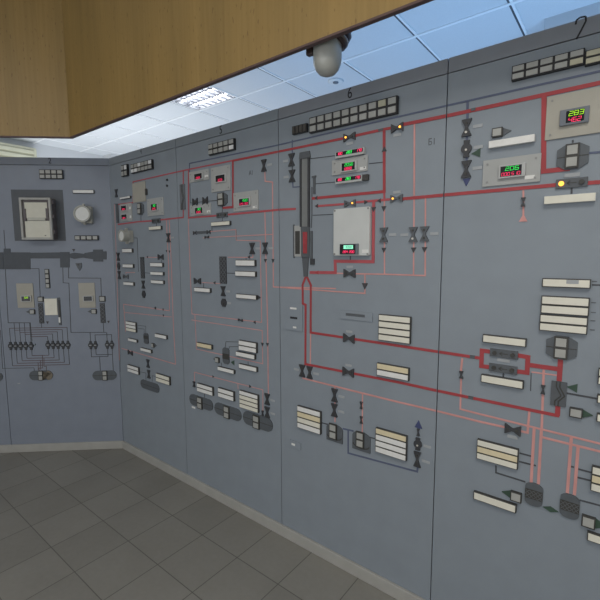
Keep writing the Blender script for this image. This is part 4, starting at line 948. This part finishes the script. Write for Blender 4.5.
line('B', 'blue', .007, (-0.125, 1.997), (0.0097, 1.991)); line('B', 'black', .006, (-0.172, 2.038), (-0.1726, 2.048))
tank('B', (-0.1698, 1.992, 0.0924, 0.0875), (-0.1708, 1.993, 0.0364, 0.0754), 'dark octagonal tank with two lamp windows under the 283 display, panel 7', 'octagon')
flow_switch('B', (-0.1676, 1.903, 0.0931, 0.032), 'grey flow regulator with a lit amber lamp on panel 7', 'l', 'u')
line('B', 'black', .006, (-0.1668, 1.886), (-0.1657, 1.866))
label_plate('B', (-0.1708, 1.849, 0.1502, 0.0278), 'wide cream frameless label plate under the amber-lit flow regulator of panel 7', 'cream', None, False)
line('B', 'pink', .006, (-0.3166, 1.893), (-0.3121, 1.802))
valve('B', (-0.3145, 1.85, 0.0145, 0.0328), 'tiny dark valve under the 206 display of panel 7', 'v', knobs=False)
arrow('7', (-0.3117, 1.793), .014, 'u', 'pink')
label_plate('B', (-0.1643, 1.556, 0.145, 0.0316), 'cream label plate with a grey patch above the four-plate stack of panel 7', 'cream', extra=(.14, .18, .25, .42))
u, v, w_, h_ = (-0.1636, 1.476, 0.1449, 0.0653)
for i, lab in enumerate(('topmost of four stacked cream label plates at the right of panel 7', 'second of four stacked cream label plates at the right of panel 7')): label_plate('B', (u, v+h_/2-h_/2*(i+.5), w_, h_/2*.97), lab, 'cream', 'plates stacked on panel 7')
u, v, w_, h_ = (-0.1647, 1.41, 0.1453, 0.0609)
for i, lab in enumerate(('third of four stacked cream label plates at the right of panel 7', 'lowest of four stacked cream label plates at the right of panel 7')): label_plate('B', (u, v+h_/2-h_/2*(i+.5), w_, h_/2*.97), lab, 'cream', 'plates stacked on panel 7')
for p in ((-0.0807, 1.492, 0.0141, 0.0028), (-0.0792, 1.458, 0.0141, 0.0028), (-0.0786, 1.429, 0.0141, 0.0028), (-0.0784, 1.397, 0.0142, 0.0028), (-0.0823, 1.565, 0.014, 0.0027)): rectpart('7', p, 'symgrey', 'side_tick', .002)
line('B', 'black', .005, (-0.0889, 1.553), (-0.0125, 1.552))
label_plate('B', (-0.3543, 1.326, 0.1548, 0.032), 'cream label plate above the red loop of panel 7', 'cream')
tank('B', (-0.1653, 1.322, 0.0953, 0.0862), (-0.1664, 1.323, 0.0388, 0.0746), 'grey octagonal tank with two lamp windows below the four-plate stack, panel 7', 'octagon')
flow_switch('B', (-0.354, 1.272, 0.1004, 0.0317), 'upper of two grey flow regulators in the red loop of panel 7', None, 'd')
flow_switch('B', (-0.3541, 1.212, 0.101, 0.0319), 'lower of two grey flow regulators in the red loop of panel 7')
label_plate('B', (-0.3546, 1.163, 0.1534, 0.0326), 'cream label plate below the red loop of panel 7', 'cream')
line('B', 'black', .006, (-0.3524, 1.196), (-0.3513, 1.172))
line('B', 'red', .016, (-0.4035, 1.273), (-0.4351, 1.273), (-0.4348, 1.209), (-0.403, 1.21)); line('B', 'red', .016, (-0.3045, 1.273), (-0.2703, 1.271), (-0.27, 1.211), (-0.3035, 1.21))
line('B', 'red', .016, (-0.2695, 1.242), (-0.1654, 1.242), (-0.1657, 1.28)); line('B', 'red', .016, (-0.1655, 1.243), (-0.1655, 1.198))
line('B', 'red', .016, (-0.1641, 1.104), (-0.1639, 1.067))
exchanger('B', (-0.1644, 1.151, 0.0487, 0.0911), 'grey heat exchanger symbol with two zigzag lines on panel 7')
arrow('7', (-0.1254, 1.182), .016, 'l', 'arrowg')
arrow_window('B', (-0.1077, 1.094, 0.0398, 0.035), 'r', 'arrow lamp pointing right beside the heat exchanger of panel 7', 'arrowg')
line('B', 'black', .006, (-0.141, 1.158), (-0.0519, 1.157))
stack('B', (-0.0276, 1.24, 0.0492, 0.0573), 2, 'cut by the right photo edge beside the heat exchanger', ['cream', 'cream'], 'plates at the right photo edge')
label_plate('B', (-0.0255, 1.161, 0.0495, 0.03), 'cream label plate at the right photo edge joined by a wire to the exchanger', 'cream')
label_plate('B', (-0.0213, 1.094, 0.0525, 0.0295), 'cream label plate at the right photo edge beside the green arrow lamp', 'cream')
valve('B', (-0.2142, 1.157, 0.015, 0.0342), 'tiny dark valve on the pink line left of the heat exchanger, panel 7', 'v', knobs=False)
valve('B', (-0.5114, 1.16, 0.0163, 0.0315), 'tiny dark valve between the two long red lines at the left of panel 7', 'v', knobs=False)
line('B', 'pink', .008, (-0.5104, 1.23), (-0.514, 1.175)); line('B', 'pink', .007, (-0.512, 1.145), (-0.5103, 1.011), (-0.4318, 1.008), (-0.0325, 0.998), (0.0759, 0.9968))
line('B', 'pink', .008, (-0.2162, 1.232), (-0.215, 1.173)); line('B', 'pink', .008, (-0.214, 1.141), (-0.2103, 0.9722), (-0.0308, 0.9699), (0.0778, 0.9693))
line('B', 'pink', .005, (-0.2554, 1.216), (-0.1703, 1.218)); line('B', 'black', .003, (-0.2566, 1.212), (-0.255, 1.142))
line('B', 'pink', .008, (-0.255, 1.061), (-0.2569, 0.9767), (-0.2866, 0.9767))
line('B', 'pink', .010, (-0.2358, 1.002), (-0.2347, 0.7798)); line('B', 'pink', .010, (-0.2119, 1.002), (-0.2105, 0.7844))
line('B', 'pink', .010, (-0.1168, 1), (-0.1168, 0.7829)); line('B', 'pink', .010, (-0.0945, 0.9709), (-0.0952, 0.7833))
valve('B', (-0.308, 0.9759, 0.0569, 0.0403), 'dark sideways valve symbol with a tag below on the pink line of panel 7', 'h', 'd')
stack('B', (-0.3585, 0.8639, 0.1527, 0.0842), 3, 'left of the left lattice heater of panel 7', ['cream', 'yellow', 'cream'], 'plates stacked on panel 7')
heater('B', (-0.2233, 0.7382, 0.0598, 0.0931), 'left of two round-ended heater symbols with a lattice band, panel 7')
heater('B', (-0.107, 0.7358, 0.0602, 0.0936), 'right of two round-ended heater symbols with a lattice band, panel 7')
line('B', 'black', .006, (-0.2802, 0.8873), (-0.2387, 0.8872)); line('B', 'black', .006, (-0.2806, 0.8527), (-0.2222, 0.8546)); line('B', 'black', .006, (-0.3621, 0.8095), (-0.3608, 0.7793), (-0.2545, 0.7776))
line('B', 'black', .006, (-0.0932, 0.8855), (-0.0487, 0.8854)); line('B', 'black', .006, (-0.0926, 0.8536), (-0.0469, 0.8552)); line('B', 'black', .006, (-0.0786, 0.7702), (-0.0073, 0.7731)); line('B', 'black', .006, (-0.1116, 0.8879), (-0.1024, 0.8878))
arrow_window('B', (-0.2828, 0.7088, 0.0397, 0.0393), 'l', 'arrow lamp pointing left, beside the left lattice heater of panel 7', 'arrowg')
arrow_window('B', (-0.0478, 0.7025, 0.041, 0.0433), 'r', 'arrow lamp pointing right, below the right lattice heater of panel 7', 'arrowg')
t0 = (-0.1657, 0.7005)
t = thing('diamond_symbol', 'dark green diamond between the two lattice heaters of panel 7', 'diamond symbol', 'B', *t0)
for nm, P in (('left_half', [(-0.1908, 0.701), (-0.167, 0.7112), (-0.1652, 0.6902)]), ('right_half', [(-0.167, 0.7112), (-0.1405, 0.7002), (-0.1652, 0.6902)])): MB().prism(rel(t0, P), .005).build(nm, 'arrowg', t)
label_plate('B', (-0.3593, 0.6601, 0.1607, 0.0338), 'long cream label plate at the foot of panel 7, below its left arrow lamp', 'cream')
label_plate('B', (0.0162, 0.6522, 0.1295, 0.0328), 'long cream label plate at the foot of panel 7, cut by the right photo edge', 'cream')
stack('B', (0.0083, 0.8707, 0.1163, 0.0926), 3, 'at the right photo edge beside the right lattice heater', ['cream', 'yellow', 'cream'], 'plates at the right photo edge')

# ================================================================== ceiling and wall fittings
fx0, fx1, fy0, fy1 = -3.644, -3.044, 2.308, 2.908
cx, cy = (fx0+fx1)/2, (fy0+fy1)/2
t = bpy.data.objects.new('ceiling_light', None); COL.objects.link(t); t.location = (cx, cy, CEIL)
tag(t, 'bright square louvred fluorescent ceiling light, the only lit one, above the wall corner side', 'ceiling light')
MB().box(-.298, .298, -.298, .298, .085, .095).build('reflector_tray', 'traygrey', t)
fr = MB()
for s_ in (-1, 1): fr.box(-.297, .297, s_*.289-.009, s_*.289+.009, -.004, .085); fr.box(s_*.289-.009, s_*.289+.009, -.28, .28, -.004, .085)
fr.build('frame', 'traygrey', t)
for i in range(4):
    y = -.21+.14*i
    v = MB(); n = 10
    for k in range(n):
        a, b = 2*math.pi*k/n, 2*math.pi*(k+1)/n
        v.add([(-.275, y+.014*math.cos(a), .03+.014*math.sin(a)), (.275, y+.014*math.cos(a), .03+.014*math.sin(a)), (.275, y+.014*math.cos(b), .03+.014*math.sin(b)), (-.275, y+.014*math.cos(b), .03+.014*math.sin(b))], [(0, 1, 2, 3)])
    v.build('fluorescent_tube', 'glow', t)
for i in range(3): MB().box(-.279, .279, -.14+.14*i-.010, -.14+.14*i+.010, -.002, .030).build('long_louvre', 'chrome', t)
for i in range(7): MB().box(-.24+.08*i-.002, -.24+.08*i+.002, -.279, .279, -.002, .010).build('cross_louvre', 'chrome', t)
t = bpy.data.objects.new('smoke_detector', None); COL.objects.link(t); t.location = (-2.11, 3.19, CEIL)
tag(t, 'small round white smoke detector on the ceiling above panel 6', 'smoke detector')
MB().lathe([(0, -.0005), (.066, -.0005), (.068, -.005), (.06, -.010), (.04, -.011), (0, -.011)], 28).build('base', 'whitepaint', t, smooth=True)
MB().lathe([(0, -.009), (.026, -.010), (.023, -.018), (.012, -.020), (0, -.0205)], 24).build('sensor_head', 'bezel', t, smooth=True)
# jar lamp behind the canopy board
t = bpy.data.objects.new('jar_lamp', None); COL.objects.link(t); t.location = (-1.045, 1.515, 2.41)
tag(t, 'milky glass jar lamp hanging behind the lower edge of the wooden board', 'lamp')
prof = [(0, 0), (.019, .002), (.036, .010), (.049, .025), (.0575, .046), (.0605, .07), (.0605, .125), (.057, .150), (.05, .155)]
MB().lathe(prof, 36).build('glass_jar', 'opal', t, smooth=True)
hd = bpy.data.objects.new('holder', MB().lathe([(.05, .0), (.064, .0), (.066, .02), (.060, .026), (.068, .03), (.070, .05), (.060, .058), (.062, .08), (.045, .11), (0, .115)], 36).build('tmp', 'lampbrown').data)
tmp = bpy.data.objects['tmp']; bpy.data.objects.remove(tmp); COL.objects.link(hd); hd.parent = t; hd.location = (.012, .012, .135); hd.rotation_euler = (R0(-14), R0(20), 0)
for p in hd.data.polygons: p.use_smooth = True
rm = MB().lathe([(.066, .0), (.074, .002), (.074, .012), (.066, .014)], 36).build('clamp_ring', 'lamprim', t, smooth=True); rm.location = (.012, .012, .148); rm.rotation_euler = (R0(-14), R0(20), 0)
MB().box(-.080, -.048, -.045, -.02, .088, .132).build('clamp_screw', 'lampbrown', t, .004)
MB().box(.006, .022, -.074, -.055, .128, .150).build('clamp_tab', 'house', t, .002)
MB().box(-.02, .03, -.081, .01, .225, .245).build('wall_bracket', 'lampbrown', t, .003)
# beige unit high on the far left wall
t = bpy.data.objects.new('air_conditioner', None); COL.objects.link(t); t.location = (X0, 1.86, 2.80)
tag(t, 'aged beige slatted wall unit above the left panel, under the ceiling', 'air conditioner')
MB().box(0, .17, -.42, .42, 0, .275).build('case', 'acbeige', t, .02)
MB().box(.168, .176, -.38, .38, .03, .245).build('grille_back', 'acslat', t, .004)
for i in range(3): MB().box(.172, .186, -.375, .375, .045+.07*i, .09+.07*i).build('slat', 'acbeige', t, .003)

# ------------------------------------------------------------------ camera and light
cam = bpy.data.cameras.new('camera'); co = bpy.data.objects.new('camera', cam); COL.objects.link(co)
cam.sensor_width = 36; cam.sensor_fit = 'HORIZONTAL'; cam.lens = 24.7463; cam.clip_start = 0.02
from mathutils import Matrix
Fv = Vector((-0.61604749, 0.78009313, -0.10927119)); Rv = Vector((0.78505261, 0.61941676, -0.00390704)); Uv = Vector((-0.06463655, 0.08819056, 0.9940043))
mw = Matrix((Rv, Uv, -Fv)).transposed().to_4x4(); mw.translation = (0, 0, 1.66); co.matrix_world = mw
SC.camera = co
def area(name, loc, rot, sx, sy, power, rgb):
    l = bpy.data.lights.new(name, 'AREA'); l.shape = 'RECTANGLE'; l.size = sx; l.size_y = sy; l.energy = power; l.color = rgb
    o = bpy.data.objects.new(name, l); COL.objects.link(o); o.location = loc; o.rotation_euler = rot; return o
R_ = math.radians
area('added_uplight_right', (-0.2, 2.4, 1.2), (R_(142), 0, 0), 3.4, 0.9, 44, (0.30, 0.58, 1.0))  # unseen uplight added behind the panels, tints ceiling and wall projection blue
area('added_uplight_left', (-4.7, 2.0, 1.2), (R_(150), 0, R_(20)), 2.4, 1.0, 50, (0.90, 0.95, 1.0))  # unseen uplight added behind the left panel to brighten ceiling and far wall
area('room_ceiling_light', (0.5, -0.3, HIGH-.03), (0, 0, 0), 1.2, 1.2, 52, (1.0, 0.95, 0.86))
area('room_ceiling_light_left', (-2.6, -2.4, HIGH-.03), (0, 0, 0), 1.2, 1.2, 26, (1.0, 0.98, 0.96))
area('added_fill_front', (-0.9, -3.1, 1.5), (R_(90), 0, 0), 5.0, 1.8, 46, (0.93, 0.96, 1.0))  # broad fill added behind the camera to soften shadows; the wall has no window
area('added_fill_right', (2.5, -0.6, 1.8), (R_(90), 0, R_(90)), 2.4, 1.4, 6, (1.0, 0.93, 0.82))  # weak warm fill added at the right; that wall has no window
w = bpy.data.worlds.new('world'); SC.world = w; w.use_nodes = True
w.node_tree.nodes['Background'].inputs[0].default_value = (0.6, 0.7, 0.85, 1); w.node_tree.nodes['Background'].inputs[1].default_value = 0.05
SC.view_settings.view_transform = 'Standard'; SC.view_settings.look = 'None'; SC.view_settings.gamma = 1; SC.view_settings.exposure = 0.0
SC.view_settings.use_curve_mapping = False
